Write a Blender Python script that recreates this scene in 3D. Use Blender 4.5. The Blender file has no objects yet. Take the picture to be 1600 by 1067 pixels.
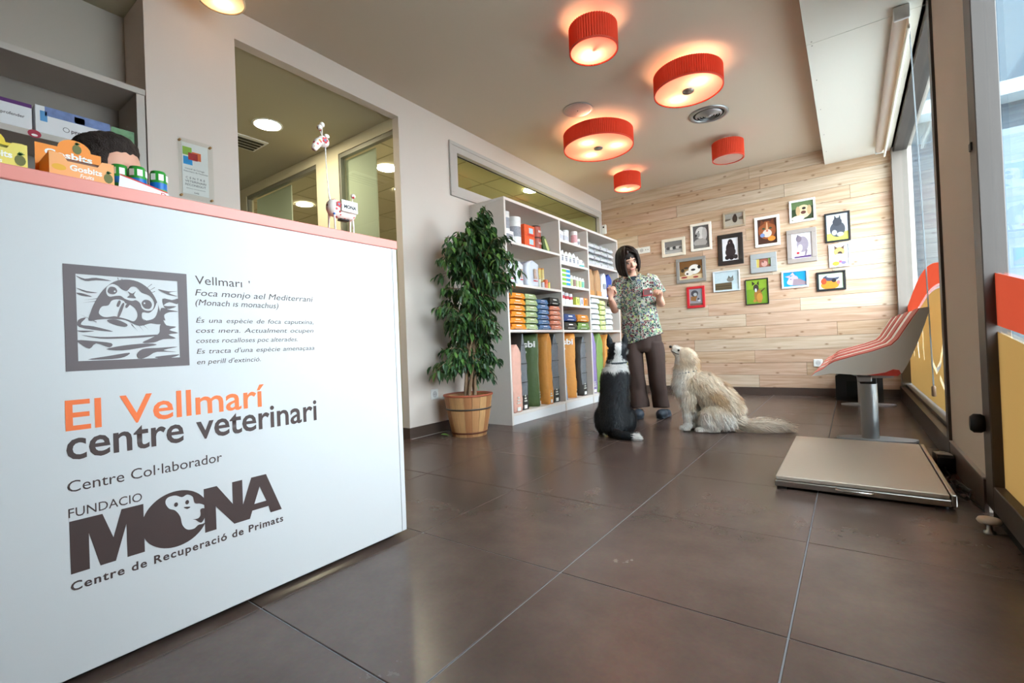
import bpy, bmesh, math, random
from mathutils import Vector, Matrix, noise as mnoise
random.seed(7)
R = math.radians
SC = bpy.context.scene
COL = SC.collection
PI = math.pi

# ------------------------------------------------------------------ camera
cam_data = bpy.data.cameras.new('camera')
cam_data.sensor_width = 36.0
cam_data.lens = 731.53 * 36.0 / 1600.0
cam_data.clip_start = 0.02
cam_data.clip_end = 200
cam = bpy.data.objects.new('camera', cam_data)
COL.objects.link(cam)
_r = Vector((0.80926739, 0.58602952, -0.0406901))
_u = Vector((0.03780041, 0.01717384, 0.99913772))
_f = Vector((-0.58622301, 0.81010768, 0.00825393))
mw = Matrix.Identity(4)
for i in range(3):
    mw[i][0] = _r[i]; mw[i][1] = _u[i]; mw[i][2] = -_f[i]
mw[0][3], mw[1][3], mw[2][3] = 0.0, 0.0, 0.695
cam.matrix_world = mw
SC.camera = cam

# ------------------------------------------------------------------ light of the place
WORLD_STRENGTH = 18.0
EXPOSURE = 0.08
BULB = 0.4            # scale for every lamp of the room
world = bpy.data.worlds.new('sky'); SC.world = world
world.use_nodes = True
bgn = world.node_tree.nodes['Background']
bgn.inputs[0].default_value = (0.86, 0.94, 1.0, 1)
bgn.inputs[1].default_value = WORLD_STRENGTH
SC.view_settings.view_transform = 'Standard'
SC.view_settings.look = 'None'
SC.view_settings.gamma = 1.0
SC.view_settings.use_curve_mapping = False
SC.view_settings.exposure = EXPOSURE
SC.cycles.max_bounces = 10
SC.cycles.diffuse_bounces = 6
SC.cycles.glossy_bounces = 4
SC.cycles.transmission_bounces = 6
SC.cycles.transparent_max_bounces = 12
SC.cycles.sample_clamp_indirect = 6.0
SC.cycles.caustics_reflective = False
SC.cycles.caustics_refractive = False
SC.cycles.blur_glossy = 1.0

# ------------------------------------------------------------------ helpers: colour and materials
def lin(c):
    return tuple(((v / 255) / 12.92 if v / 255 <= 0.04045 else ((v / 255 + 0.055) / 1.055) ** 2.4) for v in c) + (1,)

MATS = {}
def mat(name, col, rough=0.6, metal=0.0, spec=0.4, var=0.0, vscale=8.0, bump=0.0, bscale=60.0, stretch=None, coat=0.0, coord='Object'):
    if name in MATS: return MATS[name]
    m = bpy.data.materials.new(name); m.use_nodes = True
    nt = m.node_tree; b = nt.nodes['Principled BSDF']
    b.inputs['Base Color'].default_value = lin(col)
    b.inputs['Roughness'].default_value = rough
    b.inputs['Metallic'].default_value = metal
    b.inputs['Specular IOR Level'].default_value = spec
    if coat: b.inputs['Coat Weight'].default_value = coat
    if var or bump:
        tc = nt.nodes.new('ShaderNodeTexCoord'); mp = nt.nodes.new('ShaderNodeMapping')
        nt.links.new(tc.outputs[coord], mp.inputs[0])
        if stretch: mp.inputs['Scale'].default_value = stretch
    if var:
        nz = nt.nodes.new('ShaderNodeTexNoise'); nz.inputs['Scale'].default_value = vscale; nz.inputs['Detail'].default_value = 6
        nt.links.new(mp.outputs[0], nz.inputs[0])
        mx = nt.nodes.new('ShaderNodeMix'); mx.data_type = 'RGBA'
        l = lin(col)
        mx.inputs[6].default_value = tuple(max(0, v * (1 - var)) for v in l[:3]) + (1,)
        mx.inputs[7].default_value = tuple(min(1, v * (1 + var)) for v in l[:3]) + (1,)
        nt.links.new(nz.outputs[0], mx.inputs[0]); nt.links.new(mx.outputs[2], b.inputs['Base Color'])
    if bump:
        n2 = nt.nodes.new('ShaderNodeTexNoise'); n2.inputs['Scale'].default_value = bscale; n2.inputs['Detail'].default_value = 4
        nt.links.new(mp.outputs[0], n2.inputs[0])
        bp = nt.nodes.new('ShaderNodeBump'); bp.inputs['Strength'].default_value = bump; bp.inputs['Distance'].default_value = 0.01
        nt.links.new(n2.outputs[0], bp.inputs['Height']); nt.links.new(bp.outputs[0], b.inputs['Normal'])
    MATS[name] = m
    return m

def emat(name, col, strength):
    if name in MATS: return MATS[name]
    m = bpy.data.materials.new(name); m.use_nodes = True
    nt = m.node_tree; nt.nodes.clear()
    o = nt.nodes.new('ShaderNodeOutputMaterial'); e = nt.nodes.new('ShaderNodeEmission')
    e.inputs[0].default_value = lin(col); e.inputs[1].default_value = strength
    nt.links.new(e.outputs[0], o.inputs[0]); MATS[name] = m
    return m

def glass_mat(name, tint=(240, 248, 250), refl=1.0, rough=0.0):
    if name in MATS: return MATS[name]
    m = bpy.data.materials.new(name); m.use_nodes = True
    nt = m.node_tree; nt.nodes.clear()
    o = nt.nodes.new('ShaderNodeOutputMaterial'); t = nt.nodes.new('ShaderNodeBsdfTransparent'); g = nt.nodes.new('ShaderNodeBsdfGlossy')
    t.inputs[0].default_value = lin(tint); g.inputs['Roughness'].default_value = rough
    fr = nt.nodes.new('ShaderNodeFresnel'); fr.inputs[0].default_value = 1.5
    ge = nt.nodes.new('ShaderNodeNewGeometry'); io = nt.nodes.new('ShaderNodeMapRange')      # same reflectance on both faces of the pane
    io.inputs[3].default_value = 1.5; io.inputs[4].default_value = 1 / 1.5
    nt.links.new(ge.outputs['Backfacing'], io.inputs[0]); nt.links.new(io.outputs[0], fr.inputs[0])
    mu = nt.nodes.new('ShaderNodeMath'); mu.operation = 'MULTIPLY'; mu.inputs[1].default_value = refl
    mx = nt.nodes.new('ShaderNodeMixShader')
    nt.links.new(fr.outputs[0], mu.inputs[0]); nt.links.new(mu.outputs[0], mx.inputs[0])
    nt.links.new(t.outputs[0], mx.inputs[1]); nt.links.new(g.outputs[0], mx.inputs[2]); nt.links.new(mx.outputs[0], o.inputs[0])
    MATS[name] = m
    return m

def translucent_mat(name, col, trans=0.5, rough=0.6, tcol=None, clear=0.0):
    """thin sheet: diffuse reflection + diffuse transmission (+ some clear transmission)"""
    if name in MATS: return MATS[name]
    m = bpy.data.materials.new(name); m.use_nodes = True
    nt = m.node_tree; nt.nodes.clear()
    o = nt.nodes.new('ShaderNodeOutputMaterial'); d = nt.nodes.new('ShaderNodeBsdfDiffuse'); t = nt.nodes.new('ShaderNodeBsdfTranslucent')
    d.inputs[0].default_value = lin(col); t.inputs[0].default_value = lin(tcol or col)
    mx = nt.nodes.new('ShaderNodeMixShader'); mx.inputs[0].default_value = trans
    nt.links.new(d.outputs[0], mx.inputs[1]); nt.links.new(t.outputs[0], mx.inputs[2])
    last = mx
    if clear:
        tr = nt.nodes.new('ShaderNodeBsdfTransparent'); tr.inputs[0].default_value = lin(tcol or col)
        m2 = nt.nodes.new('ShaderNodeMixShader'); m2.inputs[0].default_value = clear
        nt.links.new(mx.outputs[0], m2.inputs[1]); nt.links.new(tr.outputs[0], m2.inputs[2]); last = m2
    nt.links.new(last.outputs[0], o.inputs[0]); MATS[name] = m
    return m

def attr_mat(name, rough=0.8, attr='Col', bump=0.0, sheen=0.0):
    if name in MATS: return MATS[name]
    m = bpy.data.materials.new(name); m.use_nodes = True
    nt = m.node_tree; b = nt.nodes['Principled BSDF']
    a = nt.nodes.new('ShaderNodeAttribute'); a.attribute_name = attr
    nt.links.new(a.outputs[0], b.inputs['Base Color']); b.inputs['Roughness'].default_value = rough
    b.inputs['Specular IOR Level'].default_value = 0.4
    MATS[name] = m
    return m

# ------------------------------------------------------------------ helpers: mesh building
class MB:
    def __init__(s): s.v = []; s.f = []; s.m = []; s.sm = []
    def add(s, vs, fs, mi=0, smooth=False):
        o = len(s.v); s.v += [tuple(p) for p in vs]
        for f in fs: s.f.append(tuple(i + o for i in f)); s.m.append(mi); s.sm.append(smooth)
        return s
    def box(s, x0, x1, y0, y1, z0, z1, mi=0):
        v = [(x, y, z) for x in (x0, x1) for y in (y0, y1) for z in (z0, z1)]
        return s.add(v, [(0, 1, 3, 2), (4, 6, 7, 5), (0, 4, 5, 1), (2, 3, 7, 6), (0, 2, 6, 4), (1, 5, 7, 3)], mi)
    def cbox(s, x0, x1, y0, y1, z0, z1, c=0.004, mi=0):
        """box with chamfered edges"""
        c = min(c, (x1 - x0) * .45, (y1 - y0) * .45, (z1 - z0) * .45)
        X = ((x0, x0 + c), (x1, x1 - c)); Y = ((y0, y0 + c), (y1, y1 - c)); Z = ((z0, z0 + c), (z1, z1 - c))
        vs = []; idx = {}
        for i in (0, 1):
            for j in (0, 1):
                for k in (0, 1):
                    for a, p in enumerate(((X[i][0], Y[j][1], Z[k][1]), (X[i][1], Y[j][0], Z[k][1]), (X[i][1], Y[j][1], Z[k][0]))):
                        idx[(i, j, k, a)] = len(vs); vs.append(p)
        I = idx; fs = []
        for i in (0, 1): fs.append([I[(i, 0, 0, 0)], I[(i, 1, 0, 0)], I[(i, 1, 1, 0)], I[(i, 0, 1, 0)]])
        for j in (0, 1): fs.append([I[(0, j, 0, 1)], I[(1, j, 0, 1)], I[(1, j, 1, 1)], I[(0, j, 1, 1)]])
        for k in (0, 1): fs.append([I[(0, 0, k, 2)], I[(1, 0, k, 2)], I[(1, 1, k, 2)], I[(0, 1, k, 2)]])
        for i in (0, 1):
            for j in (0, 1): fs.append([I[(i, j, 0, 0)], I[(i, j, 1, 0)], I[(i, j, 1, 1)], I[(i, j, 0, 1)]])
            for k in (0, 1): fs.append([I[(i, 0, k, 0)], I[(i, 1, k, 0)], I[(i, 1, k, 2)], I[(i, 0, k, 2)]])
        for j in (0, 1):
            for k in (0, 1): fs.append([I[(0, j, k, 1)], I[(1, j, k, 1)], I[(1, j, k, 2)], I[(0, j, k, 2)]])
        for i in (0, 1):
            for j in (0, 1):
                for k in (0, 1): fs.append([I[(i, j, k, a)] for a in range(3)])
        return s.add(vs, fs, mi)
    def prism(s, poly, axis, a0, a1, mi=0, smooth=False):
        """poly: 2-D points; axis 'x': (y,z), 'y': (x,z), 'z': (x,y)"""
        def P(p, a):
            return {'x': (a, p[0], p[1]), 'y': (p[0], a, p[1]), 'z': (p[0], p[1], a)}[axis]
        n = len(poly); vs = [P(p, a0) for p in poly] + [P(p, a1) for p in poly]
        fs = [tuple(range(n))[::-1], tuple(range(n, 2 * n))]
        s.add(vs, fs, mi)
        return s.add(vs, [(i, (i + 1) % n, n + (i + 1) % n, n + i) for i in range(n)], mi, smooth)
    def lathe(s, prof, n=24, c=(0, 0), mi=0, smooth=True, cap0=True, cap1=True, wob=None):
        vs = []
        for r, z in prof:
            for k in range(n):
                a = 2 * PI * k / n; rr = r * (wob(k) if wob else 1)
                vs.append((c[0] + rr * math.cos(a), c[1] + rr * math.sin(a), z))
        fs = [(i * n + k, i * n + (k + 1) % n, (i + 1) * n + (k + 1) % n, (i + 1) * n + k) for i in range(len(prof) - 1) for k in range(n)]
        s.add(vs, fs, mi, smooth)
        if cap0: s.add(vs[:n], [tuple(range(n))[::-1]], mi)
        if cap1: s.add(vs[-n:], [tuple(range(n))], mi)
        return s
    def tube(s, path, rad, n=8, mi=0, smooth=True, cap=True, up=None, round_ends=False):
        """rad: number, list of numbers or list of (a,b)"""
        P = [Vector(p) for p in path]; m = len(P)
        if not isinstance(rad, (list, tuple)): rad = [rad] * m
        rad = [(r, r) if not isinstance(r, (list, tuple)) else r for r in rad]
        T = []
        for i in range(m):
            t = P[min(i + 1, m - 1)] - P[max(i - 1, 0)]
            T.append(t.normalized() if t.length > 1e-9 else Vector((0, 0, 1)))
        ref = Vector(up) if up else (Vector((0, 0, 1)) if abs(T[0].z) < .9 else Vector((1, 0, 0)))
        A = (ref - T[0] * ref.dot(T[0])).normalized()
        if round_ends:
            e0, e1 = [], []
            for q in (0.0, .5, .85):
                pass
        vs = []
        for i in range(m):
            A = (A - T[i] * A.dot(T[i]))
            A = A.normalized() if A.length > 1e-6 else T[i].orthogonal().normalized()
            B = T[i].cross(A)
            for k in range(n):
                a = 2 * PI * k / n
                vs.append(P[i] + A * (rad[i][0] * math.cos(a)) + B * (rad[i][1] * math.sin(a)))
        fs = [(i * n + k, i * n + (k + 1) % n, (i + 1) * n + (k + 1) % n, (i + 1) * n + k) for i in range(m - 1) for k in range(n)]
        s.add(vs, fs, mi, smooth)
        if cap:
            s.add(vs[:n], [tuple(range(n))[::-1]], mi); s.add(vs[-n:], [tuple(range(n))], mi)
        return s
    def ell(s, c, r, n=14, m=9, rot=None, mi=0):
        c = Vector(c); vs = []
        M_ = rot.to_matrix() if rot is not None and hasattr(rot, 'to_matrix') else rot
        def tr(p):
            p = Vector(p)
            if M_ is not None: p = M_ @ p
            return c + p
        vs.append(tr((0, 0, -r[2])))
        for i in range(1, m):
            t = -PI / 2 + PI * i / m
            for k in range(n):
                a = 2 * PI * k / n
                vs.append(tr((r[0] * math.cos(t) * math.cos(a), r[1] * math.cos(t) * math.sin(a), r[2] * math.sin(t))))
        vs.append(tr((0, 0, r[2]))); L = len(vs) - 1
        fs = [(0, 1 + (k + 1) % n, 1 + k) for k in range(n)]
        for i in range(m - 2):
            fs += [(1 + i * n + k, 1 + i * n + (k + 1) % n, 1 + (i + 1) * n + (k + 1) % n, 1 + (i + 1) * n + k) for k in range(n)]
        fs += [(L, 1 + (m - 2) * n + k, 1 + (m - 2) * n + (k + 1) % n) for k in range(n)]
        return s.add(vs, fs, mi, True)
    def quad(s, a, b, c, d, mi=0): return s.add([a, b, c, d], [(0, 1, 2, 3)], mi)
    def xf(s, fn): s.v = [tuple(fn(p)) for p in s.v]; return s
    def mesh(s, name, mats):
        me = bpy.data.meshes.new(name); me.from_pydata(s.v, [], s.f)
        for m in (mats if isinstance(mats, (list, tuple)) else [mats]): me.materials.append(m)
        me.polygons.foreach_set('material_index', s.m); me.polygons.foreach_set('use_smooth', s.sm)
        bm = bmesh.new(); bm.from_mesh(me); bmesh.ops.recalc_face_normals(bm, faces=bm.faces); bm.to_mesh(me); bm.free()
        me.update()
        return me
    def build(s, name, mats, parent=None, loc=None):
        o = bpy.data.objects.new(name, s.mesh(name, mats)); COL.objects.link(o)
        if parent is not None: o.parent = parent
        if loc: o.location = loc
        return o

def inst(me, name, parent=None, loc=(0, 0, 0), rot=(0, 0, 0), scale=None):
    o = bpy.data.objects.new(name, me); COL.objects.link(o); o.location = loc; o.rotation_euler = rot
    if scale: o.scale = scale
    if parent is not None: o.parent = parent
    return o
def tag(o, label=None, cat=None, group=None, kind=None):
    if label: o['label'] = label
    if cat: o['category'] = cat
    if group: o['group'] = group
    if kind: o['kind'] = kind
    return o
def thing(name, label, cat, loc=(0, 0, 0), rz=0.0, group=None):
    o = bpy.data.objects.new(name, None); COL.objects.link(o); o.location = loc; o.rotation_euler = (0, 0, rz); o.empty_display_size = 0.05
    return tag(o, label, cat, group)
def struct(o): o['kind'] = 'structure'; return o
def copy_tree(o, parent=None):
    c = o.copy(); COL.objects.link(c); c.parent = parent
    for ch in list(o.children): copy_tree(ch, c)
    return c

SCRATCH = bpy.data.scenes.new('scratch')
def evaluated(ob):
    """evaluate one object alone in a scratch scene and return its mesh"""
    SCRATCH.collection.objects.link(ob)
    with bpy.context.temp_override(scene=SCRATCH, view_layer=SCRATCH.view_layers[0]):
        dg = bpy.context.evaluated_depsgraph_get()
    me = bpy.data.meshes.new_from_object(ob.evaluated_get(dg), depsgraph=dg)
    bpy.data.objects.remove(ob)
    return me

def text_mesh(body, size=1.0, bold=0.0, shear=0.0, width=None, space=1.0, align='LEFT', fit_h=None, word=1.0):
    """flat lettering in the XY plane, baseline at y = 0; returned as a mesh"""
    cu = bpy.data.curves.new('lettering', 'FONT'); cu.body = body; cu.size = size; cu.align_x = align
    cu.offset = bold; cu.shear = shear; cu.space_character = space; cu.space_word = word; cu.resolution_u = 3; cu.extrude = 0.0
    me = evaluated(bpy.data.objects.new('lettering_tmp', cu)); bpy.data.curves.remove(cu)
    xs = [v.co.x for v in me.vertices]; ys = [v.co.y for v in me.vertices]
    if not xs: return me
    x0, x1 = min(xs), max(xs)
    sx = width / (x1 - x0) if width else 1.0
    sy = (fit_h / max(ys)) if fit_h else 1.0
    for v in me.vertices: v.co.x = (v.co.x - (x0 if width else 0)) * sx; v.co.y *= sy
    return me
def place_mesh(me, name, m, origin, xdir, ydir, parent=None):
    """put a flat XY mesh into the scene: x along xdir, y along ydir"""
    X = Vector(xdir).normalized(); Y = Vector(ydir).normalized(); N = X.cross(Y)
    o_ = Vector(origin)
    for v in me.vertices: v.co = o_ + X * v.co.x + Y * v.co.y + N * v.co.z
    me.materials.clear(); me.materials.append(m); me.name = name
    ob = bpy.data.objects.new(name, me); COL.objects.link(ob)
    if parent is not None: ob.parent = parent
    return ob
def flat_shape(splines):
    """filled 2-D outline with holes (even-odd) as a mesh"""
    cu = bpy.data.curves.new('outline', 'CURVE'); cu.dimensions = '2D'; cu.fill_mode = 'BOTH'
    for pts in splines:
        sp = cu.splines.new('POLY'); sp.points.add(len(pts) - 1)
        for i, p in enumerate(pts): sp.points[i].co = (p[0], p[1], 0, 1)
        sp.use_cyclic_u = True
    me = evaluated(bpy.data.objects.new('outline_tmp', cu)); bpy.data.curves.remove(cu)
    return me
def smooth_closed(pts, k=6):
    """Catmull-Rom closed curve through the points"""
    n = len(pts); out = []
    for i in range(n):
        p0, p1, p2, p3 = pts[i - 1], pts[i], pts[(i + 1) % n], pts[(i + 2) % n]
        for j in range(k):
            t = j / k
            out.append(tuple(0.5 * (2 * p1[a] + (p2[a] - p0[a]) * t + (2 * p0[a] - 5 * p1[a] + 4 * p2[a] - p3[a]) * t * t + (3 * p1[a] - p0[a] - 3 * p2[a] + p3[a]) * t ** 3) for a in range(2)))
    return out
def remesh(mb, voxel=0.008, smooth=4, factor=0.5):
    """union of overlapping closed shapes -> one continuous skin"""
    me = mb.mesh('skin_tmp', [])
    ob = bpy.data.objects.new('skin_tmp', me)
    m = ob.modifiers.new('r', 'REMESH'); m.mode = 'VOXEL'; m.voxel_size = voxel; m.use_smooth_shade = True
    if smooth:
        s_ = ob.modifiers.new('s', 'SMOOTH'); s_.iterations = smooth; s_.factor = factor
    out = evaluated(ob); bpy.data.meshes.remove(me)
    out.polygons.foreach_set('use_smooth', [True] * len(out.polygons))
    return out
ORD = ['first', 'second', 'third', 'fourth', 'fifth', 'sixth', 'seventh', 'eighth', 'ninth', 'tenth']

# ------------------------------------------------------------------ materials of the setting
M_WALL = mat('warm white wall paint', (226, 213, 203), 0.85, spec=0.2, var=0.02, vscale=3)
M_CEIL = mat('beige ceiling paint', (206, 191, 173), 0.9, spec=0.15)
M_SOFFIT = mat('soffit paint', (226, 222, 212), 0.85, spec=0.2)
M_NICHE = mat('grey beige niche paint', (196, 188, 178), 0.85, spec=0.2)
M_SKIRT = mat('brown skirting tile', (82, 68, 61), 0.35, var=0.15, vscale=14, stretch=(1, 1, 4))
M_GROUT = mat('blue grey grout', (128, 128, 132), 0.9)
M_DARKFRAME = mat('dark bronze aluminium', (70, 62, 58), 0.45, metal=0.3)
M_WHITE = mat('white laminate', (214, 214, 215), 0.45, spec=0.25)
M_GREYLAM = mat('light grey laminate', (214, 207, 199), 0.5)
M_BLACK = mat('black plastic', (22, 22, 24), 0.45)
M_STEEL = mat('brushed steel', (190, 186, 180), 0.32, metal=1.0)
M_GALV = mat('satin steel', (170, 172, 174), 0.4, metal=0.9)
M_WHITEP = mat('white plastic', (235, 235, 232), 0.4)

def floor_mat():
    m = bpy.data.materials.new('brown porcelain tile'); m.use_nodes = True
    nt = m.node_tree; b = nt.nodes['Principled BSDF']
    tc = nt.nodes.new('ShaderNodeTexCoord'); g = nt.nodes.new('ShaderNodeNewGeometry')
    n1 = nt.nodes.new('ShaderNodeTexNoise'); n1.inputs['Scale'].default_value = 2.6; n1.inputs['Detail'].default_value = 8; n1.inputs['Roughness'].default_value = .62
    n2 = nt.nodes.new('ShaderNodeTexNoise'); n2.inputs['Scale'].default_value = 90; n2.inputs['Detail'].default_value = 3
    nt.links.new(g.outputs['Position'], n1.inputs[0]); nt.links.new(g.outputs['Position'], n2.inputs[0])
    cr = nt.nodes.new('ShaderNodeValToRGB')
    cr.color_ramp.elements[0].position = .3; cr.color_ramp.elements[0].color = lin((80, 65, 60))
    cr.color_ramp.elements[1].position = .72; cr.color_ramp.elements[1].color = lin((104, 87, 80))
    nt.links.new(n1.outputs[0], cr.inputs[0])
    mx = nt.nodes.new('ShaderNodeMix'); mx.data_type = 'RGBA'; mx.blend_type = 'MULTIPLY'; mx.inputs[0].default_value = .25
    nt.links.new(cr.outputs[0], mx.inputs[6]); nt.links.new(n2.outputs[1], mx.inputs[7])
    nt.links.new(mx.outputs[2], b.inputs['Base Color'])
    mr = nt.nodes.new('ShaderNodeMapRange'); mr.inputs[3].default_value = .22; mr.inputs[4].default_value = .30
    nt.links.new(n1.outputs[0], mr.inputs[0]); nt.links.new(mr.outputs[0], b.inputs['Roughness'])
    b.inputs['Specular IOR Level'].default_value = .5
    return m
M_TILE = floor_mat()

# ------------------------------------------------------------------ room dimensions (metres)
XL, XR, YB, ZC = -2.79, 0.394, 6.136, 2.684     # left wall, shop front, plank wall, ceiling
YF = -2.4                                        # wall behind the camera
XN = -3.08                                       # back of the niche behind the counter
Y_COL, Y_OPL, Y_OPR = 0.84, 1.268, 2.464         # column, opening
Z_OP = 2.513
SOFX, SOFZ = -0.16, 2.514

# floor with its tiles
fl = struct(MB().box(XN - .1, XR + .2, YF - .1, YB + .1, -.06, -.0025).build('floor', M_GROUT))
gx, gy, S = -0.1422, 1.2278, 0.6
full = MB().cbox(.002, S - .002, .002, S - .002, -.012, 0, .0012).mesh('tile', M_TILE)
for i in range(-6, 2):
    for j in range(-7, 9):
        x0, x1 = gx + S * i, gx + S * (i + 1); y0, y1 = gy + S * j, gy + S * (j + 1)
        cx0, cx1, cy0, cy1 = max(x0, XN), min(x1, XR + .06), max(y0, YF), min(y1, YB)
        if cx1 - cx0 < .02 or cy1 - cy0 < .02: continue
        if cx0 == x0 and cx1 == x1 and cy0 == y0 and cy1 == y1: inst(full, 'tile', fl, (x0, y0, 0))
        else: MB().cbox(cx0 + .002, cx1 - .002, cy0 + .002, cy1 - .002, -.012, 0, .0012).build('tile', M_TILE, fl)

# left wall: column, header over the opening, wall with the long high window
TW = .07
TY0, TY1, TZ0, TZ1 = 3.033, 6.10, 2.03, 2.513
w = MB()
w.box(XN, XL, Y_COL, Y_OPL, 0, ZC)
w.box(XL - TW, XL, Y_OPL, Y_OPR, Z_OP, ZC)
w.box(XL - TW, XL, Y_OPR, TY0, 0, ZC)
w.box(XL - TW, XL, TY0, YB, 0, TZ0)
w.box(XL - TW, XL, TY0, YB, TZ1, ZC)
w.box(XL - TW, XL, TY1, YB, TZ0, TZ1)
struct(w.build('wall_left', M_WALL))
struct(MB().box(XN - .1, XN, YF, Y_COL, 0, ZC).build('wall_niche', M_NICHE))
struct(MB().box(XN - .1, XR + .1, YF - .1, YF, 0, ZC).build('wall_front', M_WALL))
# ceiling
struct(MB().box(XN - .1, SOFX + .02, YF - .1, YB + .1, ZC, ZC + .08).build('ceiling', M_CEIL))
sof = struct(MB().box(SOFX + .004, XR + .15, YF - .1, YB, SOFZ + .012, ZC + .08).build('ceiling_soffit', M_SOFFIT))
for a, b in ((YF, .52), (.523, 3.523), (3.526, YB - .001)):
    MB().cbox(SOFX, XR + .02, a, b, SOFZ, SOFZ + .012, .0008).build('soffit_panel', M_SOFFIT, sof)
MB().box(SOFX, SOFX + .004, YF, YB - .001, SOFZ + .012, ZC).build('soffit_side', M_SOFFIT, sof)
screw = MB().lathe([(.004, 0), (.004, .002)], 8).mesh('screw', mat('screw grey', (120, 118, 112), .5))
for y in (3.50, 3.55, 4.05, 4.6, 5.2, 5.7): inst(screw, 'screw', sof, (SOFX + .03, y, SOFZ - .0015))

# skirting
bl = struct(MB().box(XL, XL + .011, Y_OPR - .012, 3.262, 0, .086).build('baseboard_left', M_SKIRT))
MB().box(XL - TW, XL, Y_OPR - .011, Y_OPR, 0, .086).build('jamb_skirting', M_SKIRT, bl)
MB().box(XL + .011, XL + .014, Y_OPR, 3.26, 0, .003).build('sealant', mat('pale sealant', (176, 170, 164), .7), bl)
struct(MB().box(XL + .45, XR, YB - .014, YB - .0, 0, .087).build('baseboard_back', M_SKIRT))
br = struct(MB().box(XR - .012, XR, 2.45, 3.19, 0, .122).build('baseboard_right', M_SKIRT))
MB().box(XR - .0135, XR, 2.45, 3.19, .122, .128).build('sealant', mat('pale sealant', (176, 170, 164), .7), br)

# plank wall
M_WOODBACK = mat('dark gap', (88, 70, 54), .9)
def plank_mat(k, base):
    m = bpy.data.materials.new('whitewashed pine %s' % k); m.use_nodes = True
    nt = m.node_tree; b = nt.nodes['Principled BSDF']
    tc = nt.nodes.new('ShaderNodeTexCoord'); oi = nt.nodes.new('ShaderNodeObjectInfo')
    ad = nt.nodes.new('ShaderNodeVectorMath'); ad.operation = 'ADD'
    sc = nt.nodes.new('ShaderNodeVectorMath'); sc.operation = 'SCALE'; sc.inputs['Scale'].default_value = 37.0
    cb = nt.nodes.new('ShaderNodeCombineXYZ')
    for i in range(3): nt.links.new(oi.outputs['Random'], cb.inputs[i])
    nt.links.new(cb.outputs[0], sc.inputs[0]); nt.links.new(tc.outputs['Object'], ad.inputs[0]); nt.links.new(sc.outputs[0], ad.inputs[1])
    mp = nt.nodes.new('ShaderNodeMapping'); mp.inputs['Scale'].default_value = (1.4, 8, 22); nt.links.new(ad.outputs[0], mp.inputs[0])
    n1 = nt.nodes.new('ShaderNodeTexNoise'); n1.inputs['Scale'].default_value = 1.6; n1.inputs['Detail'].default_value = 7; n1.inputs['Distortion'].default_value = .8
    nt.links.new(mp.outputs[0], n1.inputs[0])
    cr = nt.nodes.new('ShaderNodeValToRGB')
    l = [v for v in base]
    cr.color_ramp.elements[0].position = .32; cr.color_ramp.elements[0].color = lin(tuple(max(0, v - 18 - 4 * i) for i, v in enumerate(l)))
    cr.color_ramp.elements[1].position = .68; cr.color_ramp.elements[1].color = lin(tuple(min(255, v + 8) for v in l))
    nt.links.new(n1.outputs[0], cr.inputs[0])
    # knots
    mk = nt.nodes.new('ShaderNodeMapping'); mk.inputs['Scale'].default_value = (3.0, 3, 5.5); nt.links.new(ad.outputs[0], mk.inputs[0])
    vo = nt.nodes.new('ShaderNodeTexVoronoi'); vo.inputs['Scale'].default_value = 1.0; vo.inputs['Randomness'].default_value = 1.0
    vo.voronoi_dimensions = '2D'; sx_ = nt.nodes.new('ShaderNodeSeparateXYZ'); cx_ = nt.nodes.new('ShaderNodeCombineXYZ')
    nt.links.new(mk.outputs[0], sx_.inputs[0]); nt.links.new(sx_.outputs[0], cx_.inputs[0]); nt.links.new(sx_.outputs[2], cx_.inputs[1]); nt.links.new(cx_.outputs[0], vo.inputs[0])
    k2 = nt.nodes.new('ShaderNodeMapRange'); k2.inputs[1].default_value = .02; k2.inputs[2].default_value = .075; k2.inputs[3].default_value = .7; k2.inputs[4].default_value = 0
    nt.links.new(vo.outputs['Distance'], k2.inputs[0])
    mx = nt.nodes.new('ShaderNodeMix'); mx.data_type = 'RGBA'; mx.inputs[7].default_value = lin((128, 92, 64))
    nt.links.new(k2.outputs[0], mx.inputs[0]); nt.links.new(cr.outputs[0], mx.inputs[6])
    hv = nt.nodes.new('ShaderNodeHueSaturation'); mrr = nt.nodes.new('ShaderNodeMapRange'); mrr.inputs[3].default_value = .93; mrr.inputs[4].default_value = 1.06
    nt.links.new(oi.outputs['Random'], mrr.inputs[0]); nt.links.new(mrr.outputs[0], hv.inputs['Value']); nt.links.new(mx.outputs[2], hv.inputs['Color'])
    nt.links.new(hv.outputs[0], b.inputs['Base Color'])
    b.inputs['Roughness'].default_value = .7; b.inputs['Specular IOR Level'].default_value = .08
    return m
PLANKS = [plank_mat('honey', (200, 173, 147)), plank_mat('pale', (205, 186, 165)), plank_mat('rosy', (197, 168, 146))]
wb = struct(MB().box(XL - .1, XR + .1, YB + .012, YB + .1, 0, ZC).build('wall_back', M_WOODBACK))
rows = 18; z0 = .087; ph = (ZC - z0) / rows
rnd = random.Random(21)
SPL = {17: [-.90], 16: [-.79], 15: [-1.75, -.55], 14: [.05], 5: [-1.0], 4: [-.80, -.115], 3: [-1.6], 1: [-.41]}
for k in range(rows):
    cuts = SPL.get(k)
    if cuts is None:
        c0 = rnd.uniform(-2.4, -1.2); cuts = [c0, c0 + rnd.uniform(.9, 1.5)]
    xs = [XL] + [c for c in cuts if XL < c < XR] + [XR]
    for a, b in zip(xs, xs[1:]):
        pr = rnd.uniform(0, .0025)
        o = MB().cbox(-(b - a) / 2 + .0012, (b - a) / 2 - .0012, 0, .014 + pr, .0012, ph - .0012, .0012).build('plank', PLANKS[rnd.randrange(3)], wb)
        o.location = ((a + b) / 2, YB - pr, z0 + k * ph)

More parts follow.
